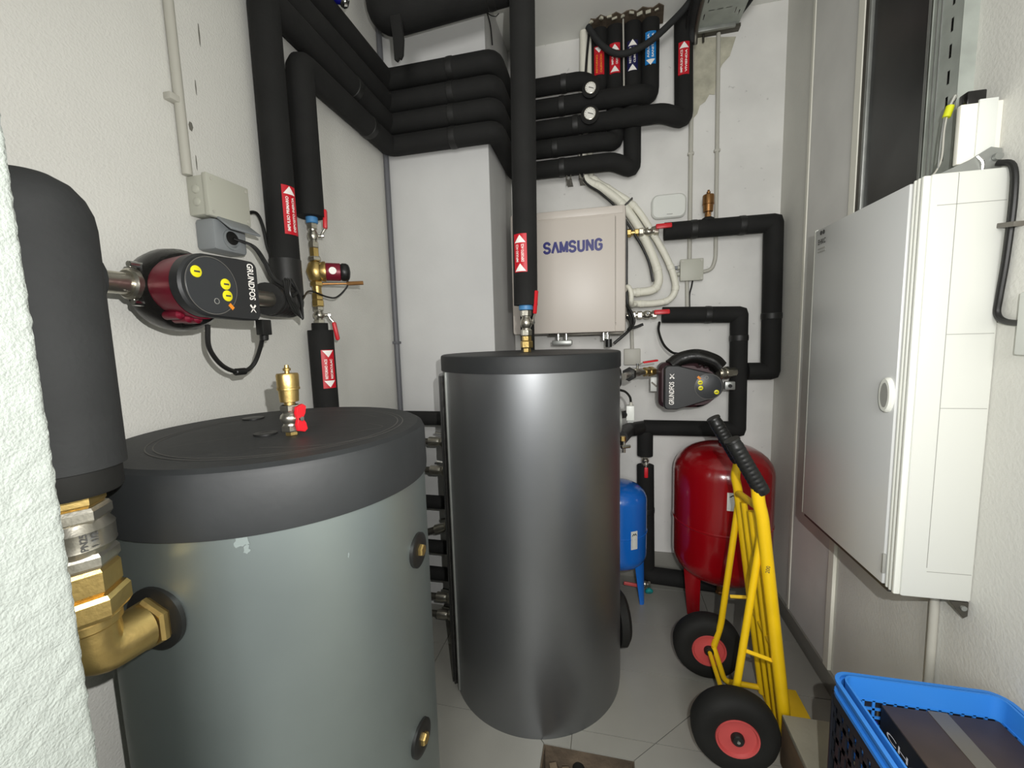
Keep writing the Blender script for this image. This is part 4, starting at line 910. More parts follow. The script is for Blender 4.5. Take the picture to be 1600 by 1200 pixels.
MB().cyl((0.085, YR, zl), (0.150, YR, zl), 0.013, 18).build('nipple', 'nickel', t)
MB().hexn((0.118, YR, zl), (0.140, YR, zl), 0.022).build('union_nut', 'nickel', t, smooth=20)
t = air_vent('brown brass air vent on top of the upper right black pipe', (0.478, YR, 1.935), 0.115, 0.026, 'brass_dark')
MB().hexn((0.478, YR, 1.912), (0.478, YR, 1.945), 0.014).build('hex_nipple', 'brass_dark', t, smooth=20)
MB().lathe((0.478, YR, 1.905), (0, 0, 1), [(0, 0.030), (0.012, 0.028), (0.018, 0.018)], 20).build('foam_collar', 'foam', t)

# right pump on its line
pz = 1.172; PY = 2.075
pump('circulation pump with black tapered control face beside the grey tank, on the back wall', (0.375, 1.995, 1.120), (-1, 0, 0), (0, 0, -1), 1.42, True, 'motor_dark', 0.72, 0.0, True)
ar = MB(); ar.tube(curve_pts([(0.285, 2.05, 1.215), (0.33, 2.06, 1.245), (0.40, 2.06, 1.258), (0.47, 2.06, 1.235), (0.50, 2.06, 1.205)]), 0.034, 14)
ar.build('taped_top', 'gloss_black', bpy.data.objects['circulation_pump.002'])
t = thing('pump_line', 'metal pipe line through the right pump into the black pipe', 'pipe', (0.25, 2.12, pz))
MB().tube([(0.06, 1.70, 1.200), (0.10, 1.86, 1.200), (0.21, 2.05, 1.190), (0.26, 2.09, 1.185)], 0.013, 16, 0.08).build('tail_pipe', 'nickel', t)
MB().cyl((0.50, 2.12, 1.172), (0.596, 2.202, 1.172), 0.022, 18).build('outlet_pipe', 'nickel', t)
MB().lathe((0.505, 2.125, 1.172), (0.77, 0.63, 0), [(0, 0.028), (0.004, 0.031), (0.016, 0.031), (0.020, 0.026)], 22).build('union_ring', 'nickel', t)
MB().hexn((0.54, 2.153, 1.172), (0.565, 2.173, 1.172), 0.030).build('union_nut', 'nickel', t, smooth=20)
MB().hexn((0.085, 1.80, 1.200), (0.092, 1.825, 1.200), 0.030).build('rubber_seal', 'black_plastic', t)
tv = ball_valve('brass ball valve with slim red lever between grey tank and right pump', (0.105, 1.875, 1.200), (0.150, 1.955, 1.197), 0.018, (0, -0.1, 1), (0.9, 0.4, 0.10), 0.095, lw=0.007, stem=0.9, nut='nickel')
t = thing('pipe_union', 'brass union between slim red lever valve and right pump', 'pipe fitting', (0.18, 2.0, 1.196))
MB().hexn((0.158, 1.965, 1.196), (0.178, 1.998, 1.194), 0.021).build('union_nut', 'brass', t, smooth=20)
MB().hexn((0.184, 2.008, 1.194), (0.205, 2.043, 1.192), 0.023).build('hex_nipple', 'brass', t, smooth=20)
t = thing('unit_cable', 'black cable arching up from the right pump to the lower pipe', 'cable', (0.28, 2.2, 1.42))
MB().tube(curve_pts([(0.255, 2.235, 1.425), (0.248, 2.20, 1.38), (0.265, 2.15, 1.315), (0.295, 2.09, 1.278), (0.325, 2.06, 1.27)]), 0.006, 10).build('cable', 'black_plastic', t)
t = thing('mounting_plate', 'small white slotted plate left of the right pump', 'bracket', (0.24, 2.3, 1.13))
MB().box((0.205, 2.14, 1.085), (0.240, 2.146, 1.155), 0.002).build('plate', 'white_plastic', t)
MB().obox((0.222, 2.137, 1.12), ((1, 0, -0.9), (0, 1, 0), (0.9, 0, 1)), 0.012, 0.003, 0.003).build('slot', 'steel_dark', t)
t = thing('mounting_plate', 'galvanised bracket at the lower right of the right pump', 'bracket', (0.53, 2.14, 1.1))
MB().box((0.535, 2.11, 1.095), (0.580, 2.135, 1.135), 0.004).build('plate', 'galvanised', t)
MB().cyl((0.556, 2.11, 1.115), (0.556, 2.100, 1.115), 0.009, 6).build('bolt', 'black_plastic', t)
t = thing('temperature_probe', 'white sensor head with black cable on the right side of the grey tank', 'sensor', (0.10, 1.80, 1.03))
MB().box((0.075, 1.79, 1.005), (0.108, 1.83, 1.068), 0.003).build('sensor_head', 'white_plastic', t)
MB().box((0.080, 1.795, 0.996), (0.104, 1.825, 1.005)).build('sensor_base', 'galvanised', t)
MB().cyl((0.095, 1.81, 1.068), (0.095, 1.81, 1.082), 0.007, 12).build('gland', 'conduit_grey', t)
MB().tube(curve_pts([(0.095, 1.81, 1.080), (0.09, 1.80, 1.105), (0.072, 1.785, 1.128), (0.05, 1.77, 1.138)]), 0.005, 8).build('cable', 'black_plastic', t)
MB().cyl((0.045, 1.78, 1.03), (0.078, 1.81, 1.03), 0.016, 14).build('probe_neck', 'black_plastic', t)
t = thing('drain_cock', 'tiny chrome drain cock low on the right side of the grey tank', 'valve', (0.07, 1.80, 0.90))
MB().hexn((0.062, 1.80, 0.915), (0.062, 1.80, 0.935), 0.012).build('hex_nipple', 'brass', t, smooth=20)
MB().cyl((0.055, 1.78, 0.893), (0.090, 1.80, 0.893), 0.008, 12).build('spout', 'chrome', t)
MB().cyl((0.066, 1.80, 0.865), (0.066, 1.80, 0.915), 0.007, 12).build('valve_body', 'nickel', t)
# drain valve by the floor elbow
tv = ball_valve('nickel drain valve with faded red lever near the floor by the blue vessel', (0.155, 2.165, 0.058), (0.215, 2.165, 0.058), 0.017, (-0.3, -1, 0.2), (-1, -0.1, 0.15), 0.095, lw=0.009, stem=0.8, red='rim_red')
MB().lathe((0.203, 2.140, 0.050), (0.10, -0.6, -0.5), [(0, 0.012), (0.010, 0.020), (0.018, 0.020), (0.022, 0.016)], 20).build('drain_cap', 'teal_plastic', tv)

# ---------------------------------------------------------------- expansion vessels
def vessel(label, c, R_, zb_, zt_, m, feet, stick, lh):
    t = thing('expansion_vessel', label, 'vessel', (c[0], c[1], 0)); H_ = zt_-zb_; dm = R_*0.62
    prof = [(zb_, 0.0005)]
    for k in range(1, 9): a = pi/2*k/8; prof.append((zb_+dm*(1-cos(a)), R_*sin(a)**0.8))
    prof += [(zb_+H_*0.44, R_), (zb_+H_*0.445, R_+0.0025), (zb_+H_*0.452, R_+0.0025), (zb_+H_*0.457, R_)]
    for k in range(0, 8): a = pi/2*k/8; prof.append((zt_-dm+dm*sin(a), R_*cos(a)**0.8 if k < 8 else 0))
    prof.append((zt_, 0.0005))
    MB().lathe((c[0], c[1], 0), (0, 0, 1), prof, 56).build('vessel_body', m, t, smooth=28)
    for az, fa, rb in feet:
        dp = Vector((sin(az), -cos(az), 0)); d = Vector((sin(fa), -cos(fa), 0)); s_ = Vector((cos(fa), sin(fa), 0)); top = zb_+dm*0.75
        b = MB(); n = 6; vs_ = []; fs = []
        for i in range(n+1):
            f = i/n; z = top*(1-f); r_ = R_*0.93+(-0.02*sin(f*pi)) if i else R_*0.93; w_ = 0.040-0.012*f if lh else 0.032-0.018*f
            r_ = R_*(0.74+(rb-0.74)*f)
            for sx_, dr in ((-1, 0), (-0.4, 0.007), (0.4, 0.007), (1, 0)): vs_.append(Vector((c[0], c[1], z))+dp*r_+d*dr+s_*w_*sx_)
            for sx_, dr in ((-1, 0), (-0.4, 0.007), (0.4, 0.007), (1, 0)): vs_.append(Vector((c[0], c[1], z))+dp*r_+d*(dr-0.003)+s_*w_*sx_)
        for i in range(n):
            k = i*8
            for j in range(3): fs += [(k+j, k+j+1, k+j+9, k+j+8), (k+j+4, k+j+12, k+j+13, k+j+5)]
            fs += [(k, k+8, k+12, k+4), (k+3, k+7, k+15, k+11)]
        fs += [(n*8+j, n*8+j+1, n*8+j+5, n*8+j+4) for j in range(3)]+[(j, j+4, j+5, j+1) for j in range(3)]
        b.add(vs_, fs).build('leg', m, t)
    if stick:
        a0, a1, z0, z1 = stick; n = 4
        def on(a, z, k): return Vector((c[0]+(R_+k)*sin(a), c[1]-(R_+k)*cos(a), z))
        vs_ = [on(a0+(a1-a0)*i/n, z, k) for k in (0.0025, -0.001) for z in (z0, z1) for i in range(n+1)]
        q = n+1; fs = [(i, i+1, q+i+1, q+i) for i in range(n)]+[(i, 2*q+i, 2*q+i+1, i+1) for i in range(n)]+[(q+i, q+i+1, 3*q+i+1, 3*q+i) for i in range(n)]+[(0, q, 3*q, 2*q), (n, 2*q+n, 3*q+n, q+n)]
        lb = MB().add(vs_, fs).build('rating_label', 'white_plastic', t)
        for k in range(9):
            z = z0+(z1-z0)*(0.10+0.072*k); bm_ = [on(a0+(a1-a0)*u, zz, 0.0029) for u, zz in ((0.1, z), (0.9, z), (0.9, z+(z1-z0)*0.022), (0.1, z+(z1-z0)*0.022))]
            MB().add(bm_, [(0, 1, 2, 3)]).build('print_line', 'seam_grey', lb, smooth=0)
        zz = z1-(z1-z0)*0.18; h_ = (z1-z0)*0.07
        MB().add([on(a0+(a1-a0)*u, zz+dz, 0.0029) for u, dz in ((0.10, -h_), (0.35, h_), (0.42, h_), (0.5, 0), (0.62, h_), (0.70, h_), (0.92, -h_), (0.78, -h_), (0.66, 0.2*h_), (0.52, -h_), (0.38, 0.2*h_), (0.26, -h_))], [tuple(range(12))]).build('brand_mark', 'black_plastic', lb, smooth=0)
    return t
vr = vessel('large glossy red expansion vessel on legs behind the yellow hand truck', (0.530, 2.098), 0.217, 0.178, 0.845, 'vessel_red', ((radians(-62), radians(-25), 0.68), (radians(62), radians(62), 0.8), (radians(180), radians(180), 0.8)), (azof(Vector((0.53, 2.098, 0)), (0.498, 1.885)), azof(Vector((0.53, 2.098, 0)), (0.555, 1.882)), 0.600, 0.680), True)
MB().lathe((0.53, 2.098, 0.846), (0, 0, 1), [(0, 0.020), (0.02, 0.020), (0.03, 0.012)], 16).build('valve_cap', 'black_plastic', vr)
vb = vessel('small blue expansion vessel half hidden behind the grey tank', (0.048, 2.10), 0.140, 0.190, 0.635, 'vessel_blue', ((radians(80), radians(40), 0.86), (radians(-40), radians(-40), 0.8), (radians(200), radians(200), 0.8)), (radians(24), radians(38), 0.34, 0.43), False)

# ---------------------------------------------------------------- cable tray at the ceiling
t = thing('cable_tray', 'galvanised perforated cable tray hung under the ceiling at the back right', 'cable tray', (0.5, 2.0, 2.80))
tx0, tx1, ty0, ty1, tz = 0.415, 0.600, 0.95, 2.300, 2.795
b = MB(); 
def plate_with_slots(b, x0, x1, y0, y1, z, th, holes):
    hx = sorted(set([x0, x1]+[h[0] for h in holes]+[h[1] for h in holes])); hy = sorted(set([y0, y1]+[h[2] for h in holes]+[h[3] for h in holes]))
    for i in range(len(hx)-1):
        for j in range(len(hy)-1):
            cx_, cy_ = (hx[i]+hx[i+1])/2, (hy[j]+hy[j+1])/2
            if any(h[0] < cx_ < h[1] and h[2] < cy_ < h[3] for h in holes): continue
            b.add([(hx[i], hy[j], z), (hx[i+1], hy[j], z), (hx[i+1], hy[j+1], z), (hx[i], hy[j+1], z)], [(0, 1, 2, 3)])
            b.add([(hx[i], hy[j], z+th), (hx[i+1], hy[j], z+th), (hx[i+1], hy[j+1], z+th), (hx[i], hy[j+1], z+th)], [(0, 1, 2, 3)])
holes = []
for j in range(13):
    y = 0.98+0.1*j
    for i in range(3): holes.append((0.445+0.036*i, 0.470+0.036*i, y, y+0.005))
    holes.append((0.560, 0.565, y+0.012, y+0.045)); holes.append((0.578, 0.583, y+0.03, y+0.063)); holes.append((0.430, 0.435, y+0.02, y+0.055))
plate_with_slots(b, tx0, tx1, ty0, ty1, tz, 0.0012, holes); b.build('tray_floor', 'galvanised_dull', t, smooth=0)
MB().box((tx0-0.0015, ty0, tz), (tx0, ty1, tz+0.06)).build('tray_side', 'galvanised_dull', t, smooth=0)
MB().box((tx1, ty0, tz), (tx1+0.0015, ty1, tz+0.06)).build('tray_side', 'galvanised_dull', t, smooth=0)
MB().box((0.418, 2.285, tz-0.016), (0.585, 2.300, tz+0.010), 0.0015).build('end_bracket', 'galvanised', t)
MB().box((0.402, 2.30, tz-0.012), (0.61, BY, tz+0.002)).build('wall_bracket', 'steel_dark', t, smooth=0)
MB().cyl((0.452, 2.318, tz-0.045), (0.452, 2.318, tz-0.012), 0.005, 8).build('bolt', 'steel_dark', t)
for k in range(2): MB().cyl((0.43+0.15*k, 1.9, tz), (0.43+0.15*k, 1.9, ZC), 0.004, 8).build('hanger_rod', 'steel_dark', t)
t = thing('cable_bundle', 'bundle of dark cables strapped to the left side of the cable tray', 'cable', (0.385, 1.8, 2.80))
for k, (dx, dz, r_) in enumerate(((0, 0, 0.017), (0.016, -0.014, 0.010), (-0.016, 0.014, 0.013), (0.004, 0.025, 0.011))):
    MB().tube(curve_pts([(0.392+dx, 2.275, 2.735+dz), (0.388+dx, 2.22, 2.785+dz), (0.386+dx, 2.0, 2.80+dz), (0.386+dx, 1.2, 2.81+dz)]), r_, 12).build('cable', ['foam_grey', 'steel_dark', 'foam', 'foam_grey'][k], t)
t = thing('cable_bundle', 'dark cable along the right edge of the cable tray', 'cable', (0.62, 1.7, 2.80))
MB().tube(curve_pts([(0.606, 2.28, 2.830), (0.635, 2.15, 2.835), (0.640, 1.8, 2.84), (0.640, 1.2, 2.84)]), 0.012, 10).build('cable', 'foam_grey', t)

# ---------------------------------------------------------------- right wall: dark panel, slotted rail, cabinet
t = thing('dark_panel', 'dark glossy metal panel on the right wall above the cabinet', 'panel', (RX, 1.48, 1.9))
MB().box((RX-0.004, 1.372, 1.40), (RX, 1.640, ZC-0.002)).build('panel_sheet', 'dark_glossy_panel', t, smooth=0)
MB().box((RX-0.014, 1.635, 1.40), (RX-0.002, 1.648, ZC-0.002), 0.002).build('frame_strip', 'galvanised', t)
MB().box((RX-0.012, 1.372, 1.40), (RX-0.002, 1.382, ZC-0.002), 0.002).build('frame_strip', 'galvanised', t)
MB().box((RX-0.010, 1.648, 1.40), (RX-0.001, 1.672, ZC-0.002)).build('frame_gap', 'steel_dark', t, smooth=0)
t = thing('slotted_rail', 'galvanised slotted channel rising behind the top of the cabinet', 'rail', (RX-0.02, 1.27, 1.9))
b = MB(); hz = [1.70+0.058*k for k in range(21)]; y0, y1 = 1.235, 1.330; zz = 1.45
def q4(y_a, y_b, z_a, z_b): b.add([(RX-0.030, y_a, z_a), (RX-0.030, y_b, z_a), (RX-0.030, y_b, z_b), (RX-0.030, y_a, z_b)], [(0, 1, 2, 3)])
q4(y0, 1.262, 1.45, ZC-0.002); q4(1.270, y1, 1.45, ZC-0.002)
for z in hz: q4(1.262, 1.270, zz, min(z, ZC-0.002)); zz = z+0.030
b.box((RX-0.0315, y1, 1.45), (RX, y1+0.0015, ZC-0.002)); b.box((RX-0.0305, y0-0.0015, 1.45), (RX, y0, ZC-0.002)); b.build('channel_web', 'galvanised_dull', t, smooth=0)
for yy in (1.298, 1.312): MB().box((RX-0.0325, yy, 1.45), (RX-0.0302, yy+0.003, ZC-0.002)).build('channel_rib', 'galvanised', t, smooth=0)
MB().box((RX-0.006, 1.250, 1.45), (RX-0.004, 1.30, ZC-0.002)).build('channel_back', 'steel_dark', t, smooth=0)

KX, KY0, KY1, KZ0, KZ1 = 0.673, 1.114, 1.605, 0.723, 1.688
k_ = thing('electrical_cabinet', 'large white wall-mounted electrical cabinet with grey door on the right wall', 'cabinet', (RX, 1.36, KZ0))
MB().box((KX+0.006, KY0, KZ0), (RX, KY1, KZ1), 0.006).build('cabinet_body', 'cabinet_white', k_)
dr = MB().box((KX-0.010, KY0+0.040, KZ0+0.006), (KX+0.006, KY1-0.014, KZ1-0.006), 0.003).build('door', 'cabinet_door', k_)
for yy, w_ in ((KY0+0.004, 0.010), (KY0+0.018, 0.008), (KY0+0.030, 0.007)):
    MB().box((KX-0.006, yy, KZ0+0.002), (KX+0.008, yy+w_, KZ1-0.002), 0.003).build('edge_moulding', 'cabinet_lip', k_)
for yy in (KY1-0.012, KY1-0.004):
    MB().box((KX-0.006, yy, KZ0+0.002), (KX+0.008, yy+0.005, KZ1-0.002), 0.0015).build('edge_moulding', 'cabinet_lip', k_)
MB().box((KX-0.002, KY0+0.03, KZ0-0.008), (RX, KY1-0.01, KZ0+0.002), 0.001).build('bottom_shade_strip', 'steel_dark', k_)  # dark strip standing in for the shadow band below the cabinet
hd = MB().prism([(p[0], p[1]) for p in [(0.024*cos(2*pi*i/36), 0.043*sin(2*pi*i/36)) for i in range(36)]], (KX-0.0095, KY0+0.064, 1.2), (0, -1, 0), (0, 0, 1), 0.010, 0.004).build('handle', 'cabinet_lip', dr)
MB().prism([(0.014*cos(2*pi*i/28), 0.030*sin(2*pi*i/28)) for i in range(28)], (KX-0.0185, KY0+0.062, 1.2), (0, -1, 0), (0, 0, 1), 0.002, 0.0).build('handle_recess', 'seam_grey', k_)
MB().box((KX-0.013, KY0+0.036, KZ0+0.035), (KX-0.006, KY0+0.041, KZ0+0.085), 0.001).build('hinge', 'seam_grey', k_)
S = lambda a, c_, n_='seam_line': MB().box(a, c_).build(n_, 'seam_grey', k_, smooth=0)
S((0.7265, KY0-0.0008, 0.80), (0.7275, KY0+0.001, KZ1-0.004)); 
for z in (1.620, 1.343, 1.178, 0.790): S((0.692 if z > 1.6 else 0.7275, KY0-0.0008, z), (RX-0.006, KY0+0.001, z+0.0012))
lx = KX-0.0105
for yy, m_ in ((0.0, 'dark_print'), (-0.016, 'dark_print')):
    MB().prism(hull(circ(0.0068, 14)), (lx, 1.552+yy, 1.668), (0, -1, 0), (0, 0, 1), 0.0008).build('logo_dot', m_, dr, smooth=0)
text('EHKC', 0.022, (lx, 1.545, 1.640), (0, -1, 0), (0, 0, 1), 'dark_print', dr, 'lettering', width=0.048, bold=0.0005)
for zz in (1.618, 1.608): MB().box((lx-0.0006, 1.522, zz), (lx+0.0004, 1.568, zz+0.004)).build('print_line', 'seam_grey', dr, smooth=0)
t = thing('mounting_lug', 'black mounting lug under the lower right corner of the cabinet', 'bracket', (RX, 1.13, 0.70))
MB().prism([(0, 0), (0.036, 0), (0.036, -0.034), (0.028, -0.040)], (RX-0.040, KY0+0.006, KZ0-0.001), (1, 0, 0), (0, 0, 1), 0.004, 0).build('lug_plate', 'steel_dark', t, smooth=0)
MB().cyl((RX-0.014, KY0+0.003, KZ0-0.015), (RX-0.014, KY0-0.002, KZ0-0.015), 0.006, 12).build('bolt', 'galvanised', t)
t = thing('mounting_lug', 'shiny bolted bracket at the top right corner of the cabinet', 'bracket', (RX, 1.11, 1.71))
MB().prism([(0, 0), (0.105, 0), (0.105, 0.045), (0.085, 0.050), (0.05, 0.028), (0, 0.006)], (RX-0.107, KY0+0.030, KZ1+0.0008), (1, 0, 0), (0, 0, 1), 0.003, 0).build('lug_plate', 'galvanised', t, smooth=0)
MB().cyl((RX-0.012, KY0+0.026, KZ1+0.028), (RX-0.012, KY0+0.018, KZ1+0.028), 0.008, 12).build('bolt', 'galvanised', t)
MB().tube(curve_pts([(RX-0.034, KY0+0.028, KZ1+0.002), (RX-0.036, KY0+0.026, KZ1+0.02), (RX-0.045, KY0+0.028, KZ1+0.034)]), 0.004, 8).build('edge_fold', 'chrome', t)
t = thing('cabinet_cable', 'black cable hugging the right edge of the cabinet and turning to the socket', 'cable', (RX-0.01, 1.10, 1.5))
MB().tube(curve_pts([(RX-0.02, 1.125, 1.700), (RX-0.007, 1.106, 1.685), (RX-0.006, 1.098, 1.62), (RX-0.007, 1.101, 1.50), (RX-0.008, 1.107, 1.42), (RX-0.008, 1.108, 1.385), (RX-0.008, 1.088, 1.368), (RX-0.008, 1.04, 1.362)], 6), 0.0062, 10).build('cable', 'black_plastic', t)
MB().obox((RX-0.010, 1.095, 1.566), ((0, 1, 0.15), (1, 0, 0), (0, -0.15, 1)), 0.020, 0.009, 0.005, 0.001).build('clip', 'clear_tape', t)
t = thing('wall_socket', 'white wall socket plate at the right edge of the frame', 'socket', (RX, 1.02, 1.37))
MB().box((RX-0.020, 0.93, 1.300), (RX, 1.048, 1.425), 0.004).build('socket_body', 'white_plastic', t)
MB().lathe((RX-0.020, 0.985, 1.362), (-1, 0, 0), [(0, 0.026), (0.003, 0.026), (0.003, 0.021), (-0.004, 0.02)], 24).build('socket_ring', 'box_grey', t)
t = thing('cable_trunking', 'beige trunking end with a paler strip above the cabinet', 'trunking', (RX, 1.1, 1.78))
MB().box((RX-0.075, 1.150, 1.712), (RX, 1.162, 1.835), 0.002).build('trunking_face', 'trim_paint', t)
MB().box((RX-0.045, 1.146, 1.722), (RX-0.012, 1.151, 1.84), 0.001).build('cover_strip', 'white_plastic', t)
MB().box((RX-0.055, 1.165, 1.835), (RX-0.02, 1.19, 1.868), 0.003).build('open_end', 'gloss_black', t)
t = thing('earth_wire', 'thin pale wire with yellow-green terminal above the cabinet', 'cable', (RX-0.06, 1.18, 1.80))
MB().tube(curve_pts([(0.70, 1.16, 1.692), (0.722, 1.175, 1.708), (0.738, 1.185, 1.74), (0.742, 1.19, 1.80), (0.745, 1.19, 1.832)]), 0.0018, 8).build('wire', 'conduit_grey', t)
MB().tube(curve_pts([(0.728, 1.178, 1.715), (0.734, 1.185, 1.78), (0.740, 1.19, 1.83)]), 0.0015, 8).build('wire', 'galvanised', t)
MB().cyl((0.744, 1.19, 1.828), (0.750, 1.19, 1.852), 0.0075, 12, ch=0.001).build('terminal', 'yellow_green', t)
MB().cyl((0.750, 1.19, 1.852), (0.758, 1.19, 1.872), 0.004, 10).build('lug', 'chrome', t)
t = thing('electrical_conduit', 'pale conduit on the right wall running down under the cabinet', 'conduit', (RX-0.01, 1.20, 0.3))
MB().cyl((RX-0.010, 1.198, 0.171), (RX-0.010, 1.206, KZ0-0.009), 0.0095, 16).build('conduit_tube', 'conduit_grey', t)
MB().obox((RX-0.010, 1.196, 0.372), ((0, 1, 0), (1, 0, 0), (0, 0, 1)), 0.016, 0.011, 0.007, 0.002).build('clip', 'conduit_grey', t)

# ---------------------------------------------------------------- yellow hand truck
ht = thing('hand_truck', 'yellow tubular hand truck with black wheels leaning by the right wall', 'hand truck', (0.45, 1.46, 0))
def wheel(y, lb):
    wx, wz, Rw = 0.382, 0.128, 0.128
    w_ = MB().lathe((wx, y, wz), (0, -1, 0), [(-0.036, 0.060), (-0.040, 0.075), (-0.043, 0.095), (-0.036, 0.116), (-0.020, 0.126), (0, 0.128), (0.020, 0.126), (0.036, 0.116), (0.043, 0.095), (0.040, 0.075), (0.036, 0.060)], 48, cap=False).build('tyre', 'rubber', ht, smooth=60)
    MB().lathe((wx, y, wz), (0, -1, 0), [(-0.030, 0.055), (-0.034, 0.064), (0.036, 0.064), (0.041, 0.062), (0.040, 0.058), (0.033, 0.054), (0.029, 0.032), (0.032, 0.022), (0.032, 0.010)], 36).build('rim', 'rim_red', ht)
    MB().lathe((wx, y-0.030, wz), (0, -1, 0), [(0, 0.019), (0.012, 0.019), (0.018, 0.015), (0.018, 0.005)], 20).build('hub', 'black_plastic', ht)
    MB().lathe((wx, y-0.044, wz), (0, -1, 0), [(0, 0.0055), (0.006, 0.005)], 12).build('axle_end', 'chrome', ht)
wheel(1.30, 'near'); wheel(1.668, 'far')
MB().cyl((0.382, 1.34, 0.128), (0.382, 1.63, 0.128), 0.008, 14).build('axle', 'yellow_paint', ht)
zt = 0.012
def rx(z): return 0.566-0.132*z
MB().tube([(rx(zt), 1.375, zt), (rx(0.80), 1.365, 0.80), (rx(0.80)-0.012, 1.365, 0.845), (0.445, 1.365, 0.892)], 0.0185, 20, 0.05, 6).build('side_rail', 'yellow_paint', ht)
MB().tube([(rx(zt), 1.600, zt), (rx(0.80), 1.615, 0.80), (rx(0.80)-0.010, 1.615, 0.84), (0.462, 1.615, 0.90)], 0.0155, 20, 0.05, 6).build('side_rail', 'yellow_paint', ht)
for y0_, y1_ in ((1.455, 1.47), (1.530, 1.545)):
    MB().tube([(rx(zt), y0_, zt), (rx(0.77)-0.002, y1_, 0.77)], 0.0105, 16).build('centre_bar', 'yellow_paint', ht)
MB().tube([(0.385, 1.362, 0.145), (0.405, 1.372, 0.20), (0.470, 1.385, 0.76), (0.466, 1.41, 0.805), (0.458, 1.60, 0.785), (0.470, 1.628, 0.745), (0.420, 1.628, 0.24), (0.400, 1.635, 0.15)], 0.0115, 18, 0.035, 6).build('wheel_strut', 'yellow_paint', ht)
MB().tube([(0.398, 1.632, 0.148), (0.432, 1.60, 0.035), (rx(0.03), 1.600, 0.03)], 0.010, 14, 0.02).build('lower_brace', 'yellow_paint', ht)
MB().tube([(0.430, 1.372, 0.340), (rx(0.35), 1.375, 0.312)], 0.0075, 4).build('cross_bar', 'yellow_paint', ht)
MB().tube([(0.448, 1.62, 0.369), (rx(0.40), 1.61, 0.379)], 0.0075, 4).build('cross_bar', 'yellow_paint', ht)
MB().cyl((rx(0.34), 1.375, 0.34), (rx(0.34), 1.605, 0.34), 0.009, 12).build('cross_bar', 'yellow_paint', ht)
for ga, gb in (((0.460, 1.365, 0.872), (0.368, 1.365, 1.036)), ((0.462, 1.615, 0.898), (0.372, 1.615, 1.056))):
    ga, gb = Vector(ga), Vector(gb); d = (gb-ga); L_ = d.length; d.normalize(); prof = [(0, 0.021), (0.004, 0.023)]
    n = 11
    for i in range(n): f = 0.012+(L_-0.03)*i/n; prof += [(f, 0.0228), (f+0.003, 0.0240), (f+0.009, 0.0240), (f+0.012, 0.0228)]
    prof += [(L_-0.008, 0.022), (L_-0.006, 0.0245), (L_, 0.0235)]
    MB().lathe(ga, d, prof, 24).build('handle_grip', 'grip', ht, smooth=50)
MB().box((rx(0)-0.005, 1.375, 0.0005), (0.690, 1.640, 0.007), 0.0015).build('toe_plate', 'yellow_paint', ht)
for z in (0.637,):
    text('200', 0.016, (rx(z)-0.006, 1.3475, z), (0.10, 0, 1), (-1, 0, 0.10), 'dark_print', ht, 'load_lettering', lift=0.0028)

# ---------------------------------------------------------------- crates on the step
cx0, cx1, cy0, cy1, cz0, cz1 = 0.482, 0.800, 0.58, 0.996, 0.171, 0.600
def lattice(b, o, U, V, w_, h_, nu, nv, bar, th):
    o, U, V = Vector(o), Vector(U), Vector(V); N = U.cross(V).normalized()
    for i in range(nu+1): b.obox(o+U*(w_*i/nu)+V*h_/2, (U, V, N), bar/2, h_/2, th/2)
    for j in range(nv+1): b.obox(o+V*(h_*j/nv)+U*w_/2, (U, V, N), w_/2, bar/2, th/2)
    return b
bc = thing('plastic_crate', 'black lattice plastic crate standing on the step under the blue one', 'crate', (0.64, 0.79, cz0))
MB().box((0.490, cy0+0.02, cz0), (0.788, cy1-0.010, cz0+0.006), 0.001).build('crate_floor', 'crate_black', bc)
for nm, o, U, w_ in (('crate_side', (0.492, cy0+0.02, cz0+0.006), (0, 1, 0), 0.386), ('crate_side', (0.786, cy0+0.02, cz0+0.006), (0, 1, 0), 0.38), ('crate_end', (0.492, cy1-0.012, cz0+0.006), (1, 0, 0), 0.294), ('crate_end', (0.492, cy0+0.022, cz0+0.006), (1, 0, 0), 0.294)):
    b = lattice(MB(), o, U, (0, 0, 1), w_, 0.375, 16, 8, 0.0125, 0.004)
    b.obox(Vector(o)+Vector(U)*w_/2+Vector((0, 0, 0.372)), (U, (0, 0, 1), Vector(U).cross(Vector((0, 0, 1)))), w_/2, 0.014, 0.005); b.build(nm, 'crate_black', bc, smooth=0)
cr = thing('plastic_crate', 'bright blue plastic crate with thick rim at the bottom right corner', 'crate', (0.64, 0.79, 0.45))
MB().box((cx0+0.026, cy0+0.024, 0.452), (cx1-0.030, cy1-0.02, 0.456)).build('crate_floor', 'crate_blue', cr, smooth=0)
b = MB()
def rim_ring(b, x0, x1, y0, y1, r_, z, h, w_, n=5):
    cx_, cy_ = (x0+x1)/2, (y0+y1)/2; out = rrect(x1-x0, y1-y0, r_, n, cx_, cy_); inn = rrect(x1-x0-2*w_, y1-y0-2*w_, max(0.004, r_-w_), n, cx_, cy_); m_ = len(out)
    vs_ = [(p[0], p[1], zz) for zz in (z, z+h) for p in out]+[(p[0], p[1], zz) for zz in (z, z+h) for p in inn]; fs = []
    for k in range(m_):
        k2 = (k+1) % m_; fs += [(k, k2, m_+k2, m_+k), (2*m_+k, 3*m_+k, 3*m_+k2, 2*m_+k2), (m_+k, m_+k2, 3*m_+k2, 3*m_+k), (k, 2*m_+k, 2*m_+k2, k2)]
    return b.add(vs_, fs)
rim_ring(b, cx0, cx1, cy0, cy1, 0.035, cz1-0.006, 0.006, 0.008); rim_ring(b, cx0+0.006, cx1-0.006, cy0+0.006, cy1-0.006, 0.030, cz1-0.030, 0.030-0.006, 0.005)
